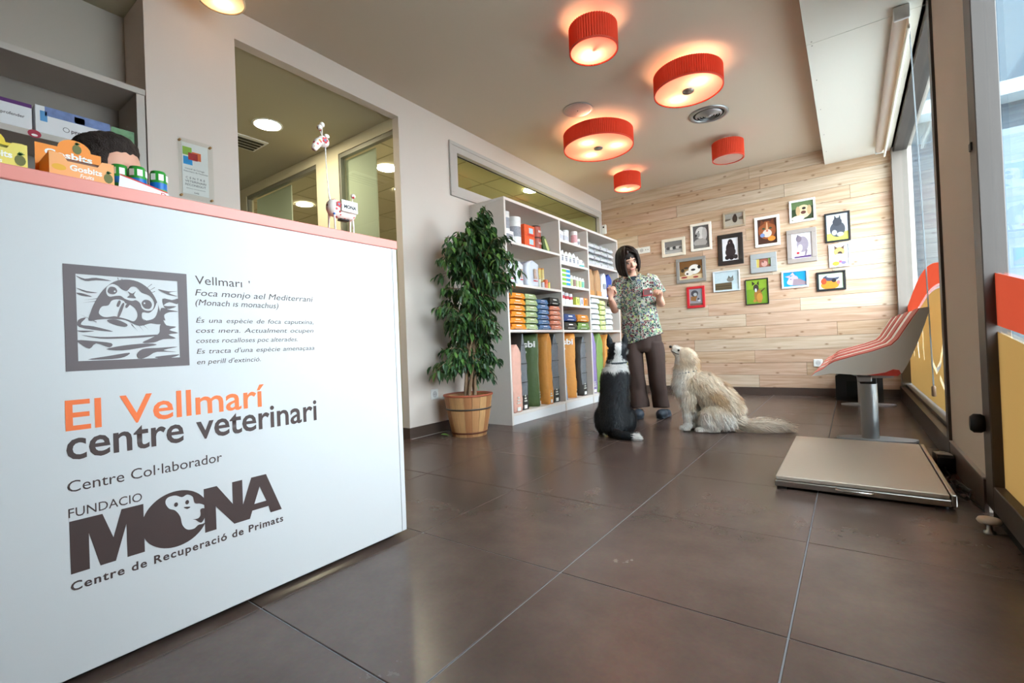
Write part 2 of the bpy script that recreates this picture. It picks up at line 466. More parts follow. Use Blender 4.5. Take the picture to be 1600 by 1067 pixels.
# shop front on the right: wall strip, window, door, added daylight pane out of view
w = MB(); w.box(XR, XR + .06, 2.45, 3.20, 0, SOFZ); w.box(XR, XR + .16, 6.10, YB + .1, 0, ZC); w.box(XR + .02, XR + .16, .75, 2.45, 2.36, SOFZ); w.box(XR, XR + .16, YF, .75, 0, SOFZ)
w.box(XR + .001, XR + .16, YF, YB, SOFZ, ZC)
struct(w.build('wall_right', mat('taupe shop front paint', (206, 196, 186), .8, spec=.2)))
GL = glass_mat('shop front glass', (246, 251, 252), .55)
win = struct(MB().box(XR + .075, XR + .083, 3.42, 6.05, .13, SOFZ).build('window_1', GL))
f = MB()
f.box(XR - .012, XR + .09, 3.20, 6.10, 0, .126).box(XR + .03, XR + .10, 3.42, 6.05, .126, .15)
f.build('bottom_rail', M_DARKFRAME, win)
MB().box(XR - .012, XR + .12, 3.20, 3.27, .126, SOFZ).box(XR + .04, XR + .12, 3.27, 3.43, .126, SOFZ).build('jamb', M_DARKFRAME, win)
MB().box(XR + .0, XR + .12, 6.03, 6.10, .126, SOFZ).build('jamb', mat('taupe jamb', (112, 102, 94), .6), win)
MB().box(XR + .02, XR + .12, 3.43, 6.03, SOFZ - .05, SOFZ).build('top_rail', M_DARKFRAME, win)

# printed film on the window: amber field, coral band above it, pale line drawing left clear
M_AMBER = translucent_mat('amber window film', (198, 152, 90), .07, tcol=(226, 176, 104))
M_CORAL = translucent_mat('coral window film', (236, 92, 68), .07, tcol=(255, 104, 70))
M_CLEARLINE = translucent_mat('pale window film', (214, 234, 238), .35)
xf_ = XR + .070
def film(parent, name, pts, m, x=xf_):
    me = flat_shape([pts]); 
    return place_mesh(me, name, m, (x, 0, 0), (0, 1, 0), (0, 0, 1), parent)
def wave(y): return .90 + .10 * math.sin((y - 3.2) * 1.9 + .6)
ys = [3.43 + (6.03 - 3.43) * i / 40 for i in range(41)]
film(win, 'coral_film', [(y, .89 + .09 * math.sin((y - 3.43) * 1.7 + .4)) for y in ys] + [(y, .98 + .16 * math.sin((y - 3.43) * 1.25 + .25)) for y in reversed(ys)], M_CORAL)
def ribbon(pts, w0):
    P = [Vector((p[0], p[1], 0)) for p in pts]; L_, R_ = [], []
    for i, p in enumerate(P):
        t = (P[min(i + 1, len(P) - 1)] - P[max(i - 1, 0)]).normalized(); n = Vector((-t.y, t.x, 0))
        ww = w0 * (pts[i][2] if len(pts[i]) > 2 else 1)
        L_.append((p + n * ww)[:2]); R_.append((p - n * ww)[:2])
    return [tuple(q) for q in L_] + [tuple(q) for q in reversed(R_)]
drawn = [([(3.47, .50), (3.60, .62), (3.78, .66), (3.95, .58), (4.1, .46), (4.28, .40), (4.42, .44), (4.5, .52)], .022),
         ([(3.47, .36), (3.56, .38), (3.66, .45), (3.78, .44)], .026), ([(3.68, .33), (3.80, .28), (3.95, .31), (4.14, .37)], .020), ([(3.47, .185), (3.58, .22), (3.66, .27), (3.74, .32)], .016)]
for y0, zt in ((4.9, .80), (5.25, .78), (5.6, .74)): drawn.append(([(y0, .45), (y0 + .05, .55), (y0 + .03, .66), (y0 + .1, zt)], .02))
outer = [(y, .86 + .09 * math.sin((y - 3.43) * 1.7 + .4)) for y in ys] + [(6.03, .165), (3.43, .165)]
place_mesh(flat_shape([outer] + [ribbon(p, w0) for p, w0 in drawn]), 'amber_film', M_AMBER, (xf_, 0, 0), (0, 1, 0), (0, 0, 1), win)

# glass door, with film, lock plate and brush
door = struct(MB().box(XR + .028, XR + .036, 1.44, 2.36, .09, 2.36).build('door_1', GL))
f = MB().cbox(XR - .006, XR + .06, 2.335, 2.4495, .03, 2.36, .003)
f.build('stile', M_DARKFRAME, door)
MB().cbox(XR - .006, XR + .06, 1.40, 1.47, .03, 2.36, .003).build('stile', M_DARKFRAME, door)
MB().cbox(XR - .006, XR + .06, 1.47, 2.335, .035, .125, .003).build('bottom_rail', M_DARKFRAME, door)
MB().box(XR + .002, XR + .05, 1.40, 2.40, .0, .035).build('brush_strip', mat('black brush', (18, 18, 18), .9), door)
MB().cbox(XR - .006, XR + .06, 1.40, 2.405, 2.28, 2.36, .003).build('top_rail', M_DARKFRAME, door)
MB().lathe([(.018, 0), (.022, .01), (.022, .03), (.016, .04)], 16).xf(lambda p: (XR - .006 - p[2], 2.42 + p[0], .335 + p[1] * 1.6)).build('magnet_catch', M_BLACK, door)
MB().cbox(XR - .012, XR - .004, 2.40, 2.43, 1.345, 1.375, .002).build('catch', M_BLACK, door)
pl = MB().cbox(XR + .062, XR + .066, 1.955, 2.045, 1.335, 1.465, .002).build('lock_plate', M_WHITEP, door)
MB().lathe([(.02, 0), (.018, .004)], 20).xf(lambda p: (XR + .061 - p[2], 2.0 + p[0], 1.40 + p[1])).build('cylinder', M_STEEL, pl)
MB().box(XR + .055, XR + .0565, 1.998, 2.002, 1.392, 1.408).build('keyhole', M_BLACK, pl)
yd = [1.47 + (2.335 - 1.47) * i / 24 for i in range(25)]
def dwave(y): return .69 - .20 * (2.36 - y) + .02 * math.sin((y - 1.4) * 4)
film(door, 'amber_film', [(y, dwave(y)) for y in yd] + [(2.335, .125), (1.47, .125)], M_AMBER, x=XR + .024)
film(door, 'coral_film', [(y, dwave(y) + .022 + .02 * (2.36 - y)) for y in yd] + [(y, .885 - .16 * (2.36 - y)) for y in reversed(yd)], M_CORAL, x=XR + .024)
# outer fixed post seen through the door
MB().box(XR + .30, XR + .36, 2.05, 2.17, 0, 2.4).build('outer_post', mat('pale grey aluminium', (96, 108, 118), .5, metal=.2), door)
# unseen pane added beside the camera for cool daylight, with the same film
d2 = struct(MB().box(XR + .028, XR + .036, .81, 1.40, .09, 2.36).build('window_added', GL))
MB().box(XR - .006, XR + .06, .75, 1.40, .0, .09).build('bottom_rail', M_DARKFRAME, d2)
MB().box(XR - .006, XR + .06, .75, .81, .09, 2.36).build('jamb', M_DARKFRAME, d2)
film(d2, 'amber_film', [(.81, .09), (1.40, .09), (1.40, .50), (1.1, .45), (.81, .44)], M_AMBER, x=XR + .024)
film(d2, 'coral_film', [(.81, .47), (1.1, .48), (1.40, .53), (1.40, .72), (1.1, .67), (.81, .64)], M_CORAL, x=XR + .024)

# street outside
struct(MB().box(XR + .16, 30, -20, 40, -.2, -.10).build('street_ground', mat('grey pavement', (176, 176, 174), .85, var=.1, vscale=2)))
bd = thing('sky_screen_wing', 'blue grey building wing added to screen the bright sky beyond the shop window', 'building', (XR + .17, 7.6, -.1))  # wing added and kept dark so bright sky stays out of the window view
MB().box(0, 6, 0, 6, 0, 9.5).build('facade', mat('blue grey render', (46, 60, 70), .9, var=.15, vscale=.8), bd)
for k in range(3):
    fr_ = MB().box(.7 + k * 1.9, 1.9 + k * 1.9, -.05, 0, .9, 3.0).build('window', mat('pale window frame', (88, 104, 114), .6), bd)
    MB().box(.78 + k * 1.9, 1.82 + k * 1.9, -.07, -.05, .98, 2.92).build('pane', mat('blue pane', (60, 80, 94), .4), fr_)
MB().box(0, 6, -.12, 0, 0, .4).build('plinth', mat('grey plinth', (54, 64, 72), .9), bd)
MB().box(0, 6, -.3, 0, 3.3, 3.45).build('ledge', mat('pale ledge', (110, 124, 132), .9), bd)

# rooms behind the left wall: consulting rooms seen through the opening and the high window
M_BRW = mat('back room paint', (206, 204, 186), .85)
M_BRC = mat('back room ceiling', (182, 174, 150), .9)
XE = -6.6
struct(MB().box(XE - .1, XE, YF, 6.3, 0, 2.6).box(XE, XL - TW, 6.16, 6.26, 0, 2.6).build('wall_far_left', M_BRW))
struct(MB().box(XE, XN - .1, Y_COL - .2, Y_COL - .1, 0, 2.6).build('wall_corridor', M_BRW))
struct(MB().box(XE, XL - TW, Y_COL - .2, 6.3, -.06, 0).build('floor_back', M_TILE))
cb_ = struct(MB().box(XE, XL - TW, Y_COL - .2, 6.3, 2.525, 2.6).build('ceiling_back', M_BRC))
lines = mat('ceiling tile joint', (150, 146, 120), .9)
for x in [-3.3 - .6 * i for i in range(6)]: MB().box(x, x + .012, 2.56, 6.15, 2.522, 2.525).build('ceiling_joint', lines, cb_)
for y in [2.9 + .6 * i for i in range(6)]: MB().box(XE, XL - TW, y, y + .012, 2.5215, 2.5245).build('ceiling_joint', lines, cb_)
# glazed partition beside the opening
M_PART = mat('cream partition', (210, 200, 174), .7)
pw = MB()
pw.box(XE, XL - TW - .0005, Y_OPR, Y_OPR + .08, 2.435, 2.525)
pw.box(-3.93, -3.585, Y_OPR, Y_OPR + .08, 0, 2.435)
pw.box(XE, -5.28, Y_OPR, Y_OPR + .08, 0, 2.435)
pw.box(XE, XL - TW - .0005, Y_OPR, Y_OPR + .08, 0, .9)
part = struct(pw.build('wall_partition', M_PART))
GB = glass_mat('partition glass', (251, 252, 249))
M_ALU = mat('grey aluminium', (150, 146, 134), .4, metal=.5)
for a, b in ((-3.585, XL - TW), (-5.28, -3.93)):
    g_ = MB().box(a, b, Y_OPR + .03, Y_OPR + .036, .9, 2.41).build('pane', GB, part)
    MB().box(a, b, Y_OPR + .01, Y_OPR + .05, 2.40, 2.435).build('glazing_rail', M_ALU, part)
    MB().box(a, a + .02, Y_OPR + .01, Y_OPR + .05, .9, 2.40).build('glazing_rail', M_ALU, part)
fp = translucent_mat('frosted green glass', (204, 212, 200), .4)
MB().box(-3.58, -3.17, Y_OPR + .075, Y_OPR + .085, .9, 2.40).build('frosted_pane', fp, part)
MB().box(-5.2, -4.5, Y_OPR + .075, Y_OPR + .085, .9, 2.40).build('frosted_pane', fp, part)

def downlight(x, y, z, label, power, r=.095, col=(255, 246, 214), group='recessed lights of the back rooms'):
    t = thing('ceiling_downlight', label, 'light', (x, y, z), 0, group)
    MB().lathe([(r, -.004), (r + .018, -.004), (r + .018, 0), (r, 0)], 28, cap0=False, cap1=False).build('trim_ring', M_WHITEP, t)
    MB().lathe([(r, -.003), (.001, -.003)], 28, cap0=False).build('diffuser', emat('downlight glow %s' % round(power), col, power), t)
    return t
downlight(-3.689, 1.905, 2.525, 'round recessed light in the ceiling just inside the opening', 240)
downlight(-3.70, 3.10, 2.5205, 'round recessed light behind the nearer glazed partition, at its right end', 240)
downlight(-5.35, 3.18, 2.5205, 'round recessed light low behind the left partition pane', 240)
downlight(-4.06, 3.62, 2.5205, 'small round recessed light glimpsed beyond the frosted pane', 240)
downlight(-2.995, 4.654, 2.5205, 'round recessed light seen through the long high window', 240)
downlight(-4.4, 4.9, 2.5205, 'round recessed light deep in the room behind the high window', 240)
g = thing('ceiling_grille', 'grey slotted air grille in the ceiling inside the opening', 'air vent', (-4.13, 1.93, 2.525))
MB().box(-.13, .13, -.30, .14, -.008, 0).build('frame', M_WHITEP, g)
for k in range(4): MB().box(-.11 + k * .055, -.075 + k * .055, -.28, .12, -.012, -.008).build('slot', mat('dark slot', (60, 58, 50), .8), g)

# high window frame
wf = struct(MB().box(XL - .045, XL - .039, TY0 + .08, TY1 - .07, TZ0 + .09, TZ1 - .08).build('window_3', glass_mat('high window glass', (244, 249, 232), .6)))
M_FRAME = mat('grey window profile', (196, 190, 184), .5)
for nm, a in (('frame_top', (TY0, TY1, TZ1 - .085, TZ1)), ('frame_bottom', (TY0, TY1, TZ0, TZ0 + .095)), ('frame_end', (TY0, TY0 + .088, TZ0 + .095, TZ1 - .085)), ('frame_end', (TY1 - .07, TY1, TZ0 + .095, TZ1 - .085))):
    MB().box(XL - .06, XL + .012, a[0], a[1], a[2], a[3]).build(nm, M_FRAME, wf)
for y0, y1, z0_, z1_ in ((TY0 - .012, TY1 + .01, TZ1 - .03, TZ1 + .002), (TY0 - .012, TY1 + .01, TZ0 - .002, TZ0 + .03), (TY0 - .012, TY0 + .025, TZ0 + .03, TZ1 - .03)):
    MB().cbox(XL + .001, XL + .02, y0, y1, z0_, z1_, .003).build('moulding', M_FRAME, wf)
MB().box(XL - .038, XL - .034, TY0 + .085, TY1 - .065, TZ1 - .093, TZ1 - .083).build('gasket', M_BLACK, wf)
MB().box(XL - .038, XL - .034, TY1 - .085, TY1 - .07, TZ0 + .09, TZ1 - .083).build('gasket', M_BLACK, wf)

# ------------------------------------------------------------------ ceiling lamps
def pleated_mat(name, col):
    return translucent_mat(name, col, .10, tcol=(255, 90, 50))
M_SHADE = pleated_mat('red pleated fabric', (232, 86, 62))
M_DIFF = translucent_mat('lamp diffuser', (250, 226, 210), .5, tcol=(255, 220, 196))
M_NICKEL = mat('brushed nickel', (150, 146, 142), .35, metal=.8)
def drum_lamp(x, y, r, ztop, zbot, label, watts, nbulb=1, finial=False, shade=M_SHADE, pleat=.006, col=(1.0, .66, .40)):
    t = thing('drum_ceiling_lamp', label, 'lamp', (x, y, ZC), 0, 'drum lamps on the ceiling')
    n = max(60, int(r * 2 * PI / .008) // 2 * 2)
    wob = (lambda k: 1 + (pleat / r * .5 if k % 2 else -pleat / r * .5)) if pleat else None
    zt, zb = ztop - ZC, zbot - ZC
    MB().lathe([(r, zb), (r, zt)], n, cap0=False, cap1=False, wob=wob, smooth=False).lathe([(r - .004, zt), (r - .004, zb)], n, cap0=False, cap1=False, wob=wob, smooth=False).build('shade', shade, t)
    MB().lathe([(r - .005, zb - .002), (r + .003, zb - .002), (r + .003, zb + .008), (r - .005, zb + .008)], 64, cap0=False, cap1=False).build('shade_rim', mat('shade rim', (226, 80, 58), .7) if pleat else mat('cream rim', (250, 226, 190), .6), t)
    MB().lathe([(r - .006, zb + .004), (.001, zb + .004)], 48, cap0=False, cap1=False).build('diffuser', M_DIFF, t)
    MB().lathe([(.05, -.0), (.05, -.02), (.012, -.022), (.012, zb + .01)], 20).build('ceiling_mount', M_WHITEP, t)
    if finial: MB().lathe([(.042 if r > .2 else .02, zb + .003), (.04 if r > .2 else .018, zb - .006), (.001, zb - .008)], 24).build('finial', M_NICKEL, t)
    for k in range(nbulb):
        if not watts: break
        a = 2 * PI * k / nbulb + 2.45
        rr = r * .52 if nbulb > 1 else r * .3
        l = bpy.data.lights.new('bulb', 'POINT'); l.energy = watts * BULB; l.color = col; l.shadow_soft_size = .03
        lo = bpy.data.objects.new('bulb', l); COL.objects.link(lo); lo.parent = t
        lo.location = (rr * math.cos(a), rr * math.sin(a), (zt * .35 + zb * .65))
    return t
drum_lamp(-1.219, 2.668, .146, 2.634, 2.486, 'tall narrow red pleated drum lamp nearest the camera, glowing', 7, 1)
drum_lamp(-.897, 3.566, .238, 2.634, 2.502, 'wide red pleated drum lamp with two bulbs and a grey centre cap', 6, 2, True)
drum_lamp(-1.84, 4.04, .318, 2.634, 2.498, 'widest red pleated drum lamp, three bulbs showing round a grey cap', 5, 3, True)
drum_lamp(-.93, 5.11, .145, 2.640, 2.474, 'small red drum lamp that is switched off, nearest the soffit', 0)
drum_lamp(-2.05, 5.26, .150, 2.634, 2.474, 'small glowing red drum lamp closest to the plank wall', 6, 1)
M_CREAM = translucent_mat('cream shade', (248, 226, 190), .4)
drum_lamp(-2.50, 1.08, .105, 2.58, 2.49, 'small cream drum lamp at the top edge above the reception counter', 3, 1, shade=M_CREAM, pleat=0, col=(1, .85, .6))
# round ceiling fittings
t = thing('ceiling_speaker', 'flat round silver speaker grille in the ceiling beside the widest lamp', 'speaker', (-1.815, 3.602, ZC))
MB().lathe([(.118, 0), (.128, -.004), (.122, -.007), (.112, -.006)], 40, cap0=False, cap1=False).build('rim', M_GALV, t)
MB().lathe([(.112, -.006), (.1, -.009), (.001, -.012)], 40, cap0=False).build('grille', mat('silver mesh', (176, 172, 170), .45, metal=.6, bump=.4, bscale=400), t)
MB().lathe([(.006, -.011), (.004, -.015), (.001, -.016)], 10).build('screw', M_BLACK, t)
t = thing('ceiling_air_diffuser', 'round silver air diffuser with concentric rings in the ceiling', 'air vent', (-.953, 4.445, ZC))
MB().lathe([(.165, 0), (.165, -.006), (.135, -.012), (.130, 0)], 40, cap0=False, cap1=False).build('outer_ring', M_GALV, t)
MB().lathe([(.130, -.001), (.001, -.001)], 32, cap0=False, cap1=False).build('duct', mat('dark duct', (40, 40, 40), .9), t)
for k, rr in enumerate((.112, .090, .068, .046)):
    MB().lathe([(rr, -.006), (rr - .016, -.022), (rr - .018, -.022), (rr - .002, -.005)], 36, cap0=False, cap1=False).build('ring', M_GALV, t)
MB().lathe([(.026, -.004), (.022, -.022), (.001, -.026)], 24).build('centre_cone', M_GALV, t)

# ------------------------------------------------------------------ reception counter
XC, YC1, ZCT = -1.3756, 1.18, 1.105
M_CORALTOP = mat('salmon pink laminate', (240, 150, 138), .4)
ctr = thing('reception_counter', 'white reception counter with brown and orange lettering and a salmon pink top edge', 'counter', (-1.6, -.6, 0))
def cp(o): o.parent = ctr; o.matrix_parent_inverse = Matrix.Translation((1.6, .6, 0)); return o
cp(MB().cbox(XC - .019, XC, -2.2, YC1 - .0215, .022, ZCT - .032, .001).build('front_panel', M_WHITE))
cp(MB().cbox(XC - .32, XC + .0, YC1 - .02, YC1, .022, ZCT - .032, .001).build('end_panel', M_WHITE))
cp(MB().cbox(XC - .20, XC + .004, -2.2, YC1 + .003, ZCT - .0315, ZCT, .002).build('top_ledge', M_CORALTOP))
cp(MB().box(XC - .30, XC - .02, -2.2, YC1 - .021, .70, .73).build('work_surface', M_WHITE))
cp(MB().box(XC - .07, XC - .04, -2.2, YC1 - .03, 0, .0215).build('plinth', mat('dark plinth', (40, 36, 34), .7)))
DECX = XC + .0006
M_BROWN = mat('dark brown vinyl', (74, 58, 56), .5)
M_ORANGE = mat('orange vinyl', (252, 122, 62), .5)
def letter(body, y0, z, width, h, m=M_BROWN, bold=0.0, shear=0.0, space=1.0, dz=0.0, name='lettering', word=1.0):
    me = text_mesh(body, 1.0, bold, shear, None, space, word=word)
    xs = [v.co.x for v in me.vertices]; x0, x1 = min(xs), max(xs)
    cap = text_cap(bold, shear)
    for v in me.vertices:
        v.co.x = (v.co.x - x0) * width / (x1 - x0); v.co.y *= h / cap
    return cp(place_mesh(me, name, m, (DECX, y0, z), (0, 1, 0), (0, 0, 1)))
_CAP = {}
def text_cap(bold, shear):
    k = (bold, shear)
    if k not in _CAP:
        me = text_mesh('E', 1.0, bold, shear); _CAP[k] = max(v.co.y for v in me.vertices); bpy.data.meshes.remove(me)
    return _CAP[k]
letter('Vellmar\u0131', .506, .888, .116, .022)
letter("'", .640, .888, .003, .019)
letter('Foca monjo ael Mediterrani', .505, .858, .329, .0165, shear=.2)
letter('(Monach \u0131s monachus)', .505, .833, .218, .0155, shear=.2)
letter('\u00c9s una esp\u00e8cie de foca caputxina,', .505, .7875, .328, .0125, shear=.2, word=1.4)
letter('cost \u0131nera. Actualment ocupen', .504, .761, .328, .0125, shear=.2, word=1.3)
letter('costes rocalloses poc alterades.', .504, .7345, .275, .0125, shear=.2)
letter("Es tracta d'una esp\u00e8cie amena\u00e7aaa", .504, .7065, .329, .0125, shear=.2, word=1.2)
letter("en perill d'extinci\u00f3.", .504, .679, .162, .0125, shear=.2)
letter('El', .250, .550, .060, .065, m=M_ORANGE, bold=.012)
letter('Vellmar\u00ed', .343, .550, .329, .065, m=M_ORANGE, bold=.012)
letter('centre', .250, .487, .219, .066, bold=.014)
letter('veterinari', .497, .486, .336, .066, bold=.014)
letter('Centre Col\u00b7laborador', .250, .417, .305, .024)
letter('FUNDACIO', .250, .3625, .129, .0195)
letter('Centre de Recuperaci\u00f3 de Primats', .250, .2055, .464, .019, bold=.022, space=1.15)
# brown letters of the emblem: M, N, A as heavy outlines, O as a disc with the ape cut out
_dx = [0.0]
def poly(pts_list, name, m):
    _dx[0] += .00002
    return cp(place_mesh(flat_shape(pts_list), name, m, (DECX + _dx[0], 0, 0), (0, 1, 0), (0, 0, 1)))
zb, zt = .2415, .3545
poly([[(.251, zb), (.251, zt), (.306, zt), (.324, .296), (.340, zt), (.381, zt), (.381, zb), (.348, zb), (.348, .318), (.327, zb), (.300, zb), (.282, .320), (.282, zb)]], 'emblem_letter', M_BROWN)
poly([[(.509, zb), (.509, zt), (.540, zt), (.578, .296), (.578, zt), (.604, zt), (.604, zb), (.580, zb), (.536, .302), (.536, zb)]], 'emblem_letter', M_BROWN)
poly([[(.588, zb), (.628, zt), (.669, zt), (.711, zb), (.678, zb), (.673, .262), (.628, .262), (.621, zb)], [(.634, .279), (.667, .279), (.650, .324)]], 'emblem_letter', M_BROWN)
cxO, czO, rO = .447, .298, .071
disc = [(cxO + rO * math.cos(a * PI / 32), czO + .0685 * math.sin(a * PI / 32)) for a in range(64)]
ape = smooth_closed([(0.425, 0.344), (0.43, 0.355), (0.446, 0.356), (0.46, 0.348), (0.472, 0.351), (0.484, 0.342), (0.488, 0.325), (0.5, 0.32), (0.511, 0.311), (0.515, 0.297), (0.515, 0.275), (0.506, 0.267), (0.494, 0.267), (0.484, 0.261), (0.469, 0.264), (0.459, 0.279), (0.455, 0.301), (0.445, 0.319), (0.432, 0.328)], 4)
eyes = [[(ex + .0042 * math.cos(a * PI / 8), ez + .0055 * math.sin(a * PI / 8)) for a in range(16)] for ex, ez in [(0.447, 0.333), (0.471, 0.332)]]
mouth = smooth_closed([(0.463, 0.321), (0.47, 0.321), (0.478, 0.318), (0.471, 0.315)], 3)
arm = smooth_closed([(0.5, 0.305), (0.509, 0.305), (0.513, 0.292), (0.506, 0.275), (0.499, 0.271), (0.488, 0.282), (0.482, 0.285), (0.494, 0.284), (0.5, 0.291)], 3)
ape_in = [p if math.hypot((p[0] - cxO) / rO, (p[1] - czO) / .0685) < .995 else (cxO + (p[0] - cxO) * .99 / math.hypot((p[0] - cxO) / rO, (p[1] - czO) / .0685), czO + (p[1] - czO) * .99 / math.hypot((p[0] - cxO) / rO, (p[1] - czO) / .0685)) for p in ape]
poly([disc, ape_in] + eyes + [mouth, arm], 'emblem_disc', M_BROWN)
# seal print
M_SEAL = mat('grey brown print', (104, 92, 94), .5)
fy0, fy1, fz0, fz1 = .2535, .487, .6775, .912
iy0, iy1, iz0, iz1 = .274, .4665, .699, .8915
poly([[(fy0, fz0), (fy1, fz0), (fy1, fz1), (fy0, fz1)], [(iy0, iz0), (iy1, iz0), (iy1, iz1), (iy0, iz1)]], 'print_frame', M_SEAL)
def pu(x, y):   # unit square of the print, y downwards
    return (iy0 + (iy1 - iy0) * x, iz1 - (iz1 - iz0) * y)
U = lambda pts, k=4: smooth_closed([pu(*p) for p in pts], k)
def cu(x, y):       # print coordinates as read off the panel, made square
    u = (x - 146) / 578; return (u, (y - (140 + 40 * u)) / ((635 - 23 * u) - (140 + 40 * u)))
V = lambda pts, k=3: smooth_closed([pu(*cu(*p)) for p in pts], k)
head = V([(205, 405), (215, 360), (240, 300), (285, 230), (345, 183), (410, 170), (480, 182), (540, 220), (578, 270), (598, 320), (612, 370), (625, 405), (600, 425), (545, 420), (500, 432), (465, 430), (400, 402), (340, 396), (290, 396), (250, 400)])
muzzle = V([(258, 360), (275, 325), (310, 318), (330, 290), (365, 283), (395, 292), (405, 305), (440, 318), (465, 345), (470, 380), (450, 408), (420, 400), (395, 392), (365, 385), (340, 380), (300, 385), (275, 380)])
facew = V([(302, 250), (305, 215), (335, 196), (365, 205), (385, 225), (415, 235), (440, 212), (470, 215), (500, 245), (545, 262), (572, 300), (562, 340), (530, 348), (500, 335), (488, 305), (465, 288), (440, 292), (402, 280), (380, 264), (350, 264), (318, 268)])
cheek = V([(500, 358), (540, 360), (572, 335), (590, 300), (596, 335), (575, 385), (535, 402), (500, 398)])
poly([head, muzzle, facew, cheek], 'seal_print', M_SEAL)
for q in ([(308, 238), (322, 213), (350, 216), (361, 238), (345, 254), (320, 252)], [(497, 306), (514, 286), (546, 291), (559, 314), (545, 336), (514, 333)], [(420, 238), (445, 250), (466, 236), (454, 258), (466, 276), (440, 276), (414, 272), (430, 258)],
          [(398, 308), (388, 340), (368, 384), (356, 386), (370, 340), (388, 306)], [(368, 290), (379, 298), (366, 326), (354, 320)], [(432, 308), (412, 332), (402, 324), (418, 304)], [(300, 402), (350, 398), (410, 425), (395, 440), (330, 425)]):
    poly([V(q)], 'seal_print', M_SEAL)
for ex, ey_ in ((347, 238), (514, 305)):
    poly([[pu(*cu(ex + 5 * math.cos(a * PI / 5), ey_ + 5 * math.sin(a * PI / 5))) for a in range(10)]], 'eye_glint', M_WHITE)
waves = ([(.0, .02), (.08, .05), (.18, .03), (.32, .055), (.18, .06), (.08, .075)], [(.0, .16), (.09, .19), (.19, .205), (.09, .21)], [(.0, .22), (.05, .22), (.14, .255), (.05, .25)],
         [(.03, .58), (.14, .60), (.32, .66), (.20, .65), (.02, .61), (.01, .53), (.08, .50)], [(.78, .12), (.9, .14), (1, .13), (.9, .16), (1.0, .2), (.88, .18)],
         [(.83, .24), (.93, .25), (1, .23), (.99, .30), (.9, .28), (.84, .33), (.98, .33), (.86, .37)], [(.81, .36), (.9, .38), (1, .40), (.9, .41), (.84, .45), (.85, .52), (.80, .48)],
         [(.82, .50), (.86, .58), (.97, .60), (.89, .64), (.99, .68), (.88, .70), (.96, .75), (.82, .76), (.72, .80), (.60, .80), (.70, .74), (.78, .68), (.79, .60)],
         [(.0, .65), (.15, .655), (.05, .67)], [(.03, .70), (.2, .725), (.45, .72), (.74, .70), (.8, .71), (.62, .735), (.4, .745), (.2, .745)], [(.0, .76), (.12, .77), (.3, .80), (.28, .85), (.16, .80), (.10, .86), (.02, .80)],
         [(.25, .87), (.42, .83), (.65, .81), (.75, .83), (.6, .86), (.4, .89)], [(.54, .95), (.6, .88), (.75, .87), (.98, .86), (.82, .90), (.97, .93), (.75, .92), (.66, .97), (.58, 1)], [(.08, .985), (.28, .95), (.47, .92), (.42, .97), (.3, .99)], [(.74, .98), (.99, .96), (.9, 1.0), (.76, 1.0)])
for q in waves: poly([U(q, 3)], 'wave_print', M_SEAL)
for x0, y0, x1, y1 in ((.38, .01, .395, .09), (.42, .02, .425, .10), (.48, .03, .465, .11), (.72, .06, .62, .16), (.75, .10, .63, .19), (.75, .15, .66, .20), (.2, .3, .05, .33), (.2, .27, .06, .30), (.17, .55, .02, .46), (.6, .5, .75, .58), (.55, .55, .62, .66), (.6, .56, .67, .64), (.5, .57, .56, .66)):
    a, b = pu(x0, y0), pu(x1, y1); d = Vector((b[0] - a[0], b[1] - a[1])).normalized(); nn = (-d.y * .0007, d.x * .0007)
    poly([[(a[0] + nn[0], a[1] + nn[1]), (a[0] - nn[0], a[1] - nn[1]), b]], 'whisker_print', M_SEAL)

# ------------------------------------------------------------------ niche shelving behind the counter
M_SHELFG = mat('grey beige laminate', (198, 190, 182), .55)
M_SHELFD = mat('taupe laminate', (150, 140, 132), .6)
ns = thing('niche_shelf', 'grey beige wall shelving in the niche behind the reception counter', 'shelf', (-2.95, -.3, 0))
def kid(o, par):
    o.parent = par; o.matrix_parent_inverse = Matrix.Translation(-Vector(par.location)); return o
kid(MB().cbox(XN + .004, XL + .004, -1.9, Y_COL - .004, 2.005, 2.034, .001).build('top_board', M_SHELFG), ns)
kid(MB().cbox(XN + .02, XL, -1.9, .80, 1.668, 1.695, .001).build('shelf_board', M_SHELFG), ns)
kid(MB().cbox(XN + .004, XL, .80, Y_COL - .006, 0, 2.005, .001).build('side_panel', M_SHELFG), ns)
kid(MB().box(XN + .004, XN + .02, -1.9, .80, .0, 2.005).build('back_panel', M_SHELFD), ns)
kid(MB().cbox(XN + .02, XL, -1.9, .80, 1.28, 1.307, .001).build('shelf_board', M_SHELFG), ns)
for zz in (1.80, 1.88): kid(MB().lathe([(.004, 0), (.004, .004)], 8).xf(lambda p: (-2.93 + p[0], .7995 - p[2], zz + p[1])).build('shelf_pin', M_WHITEP), ns)
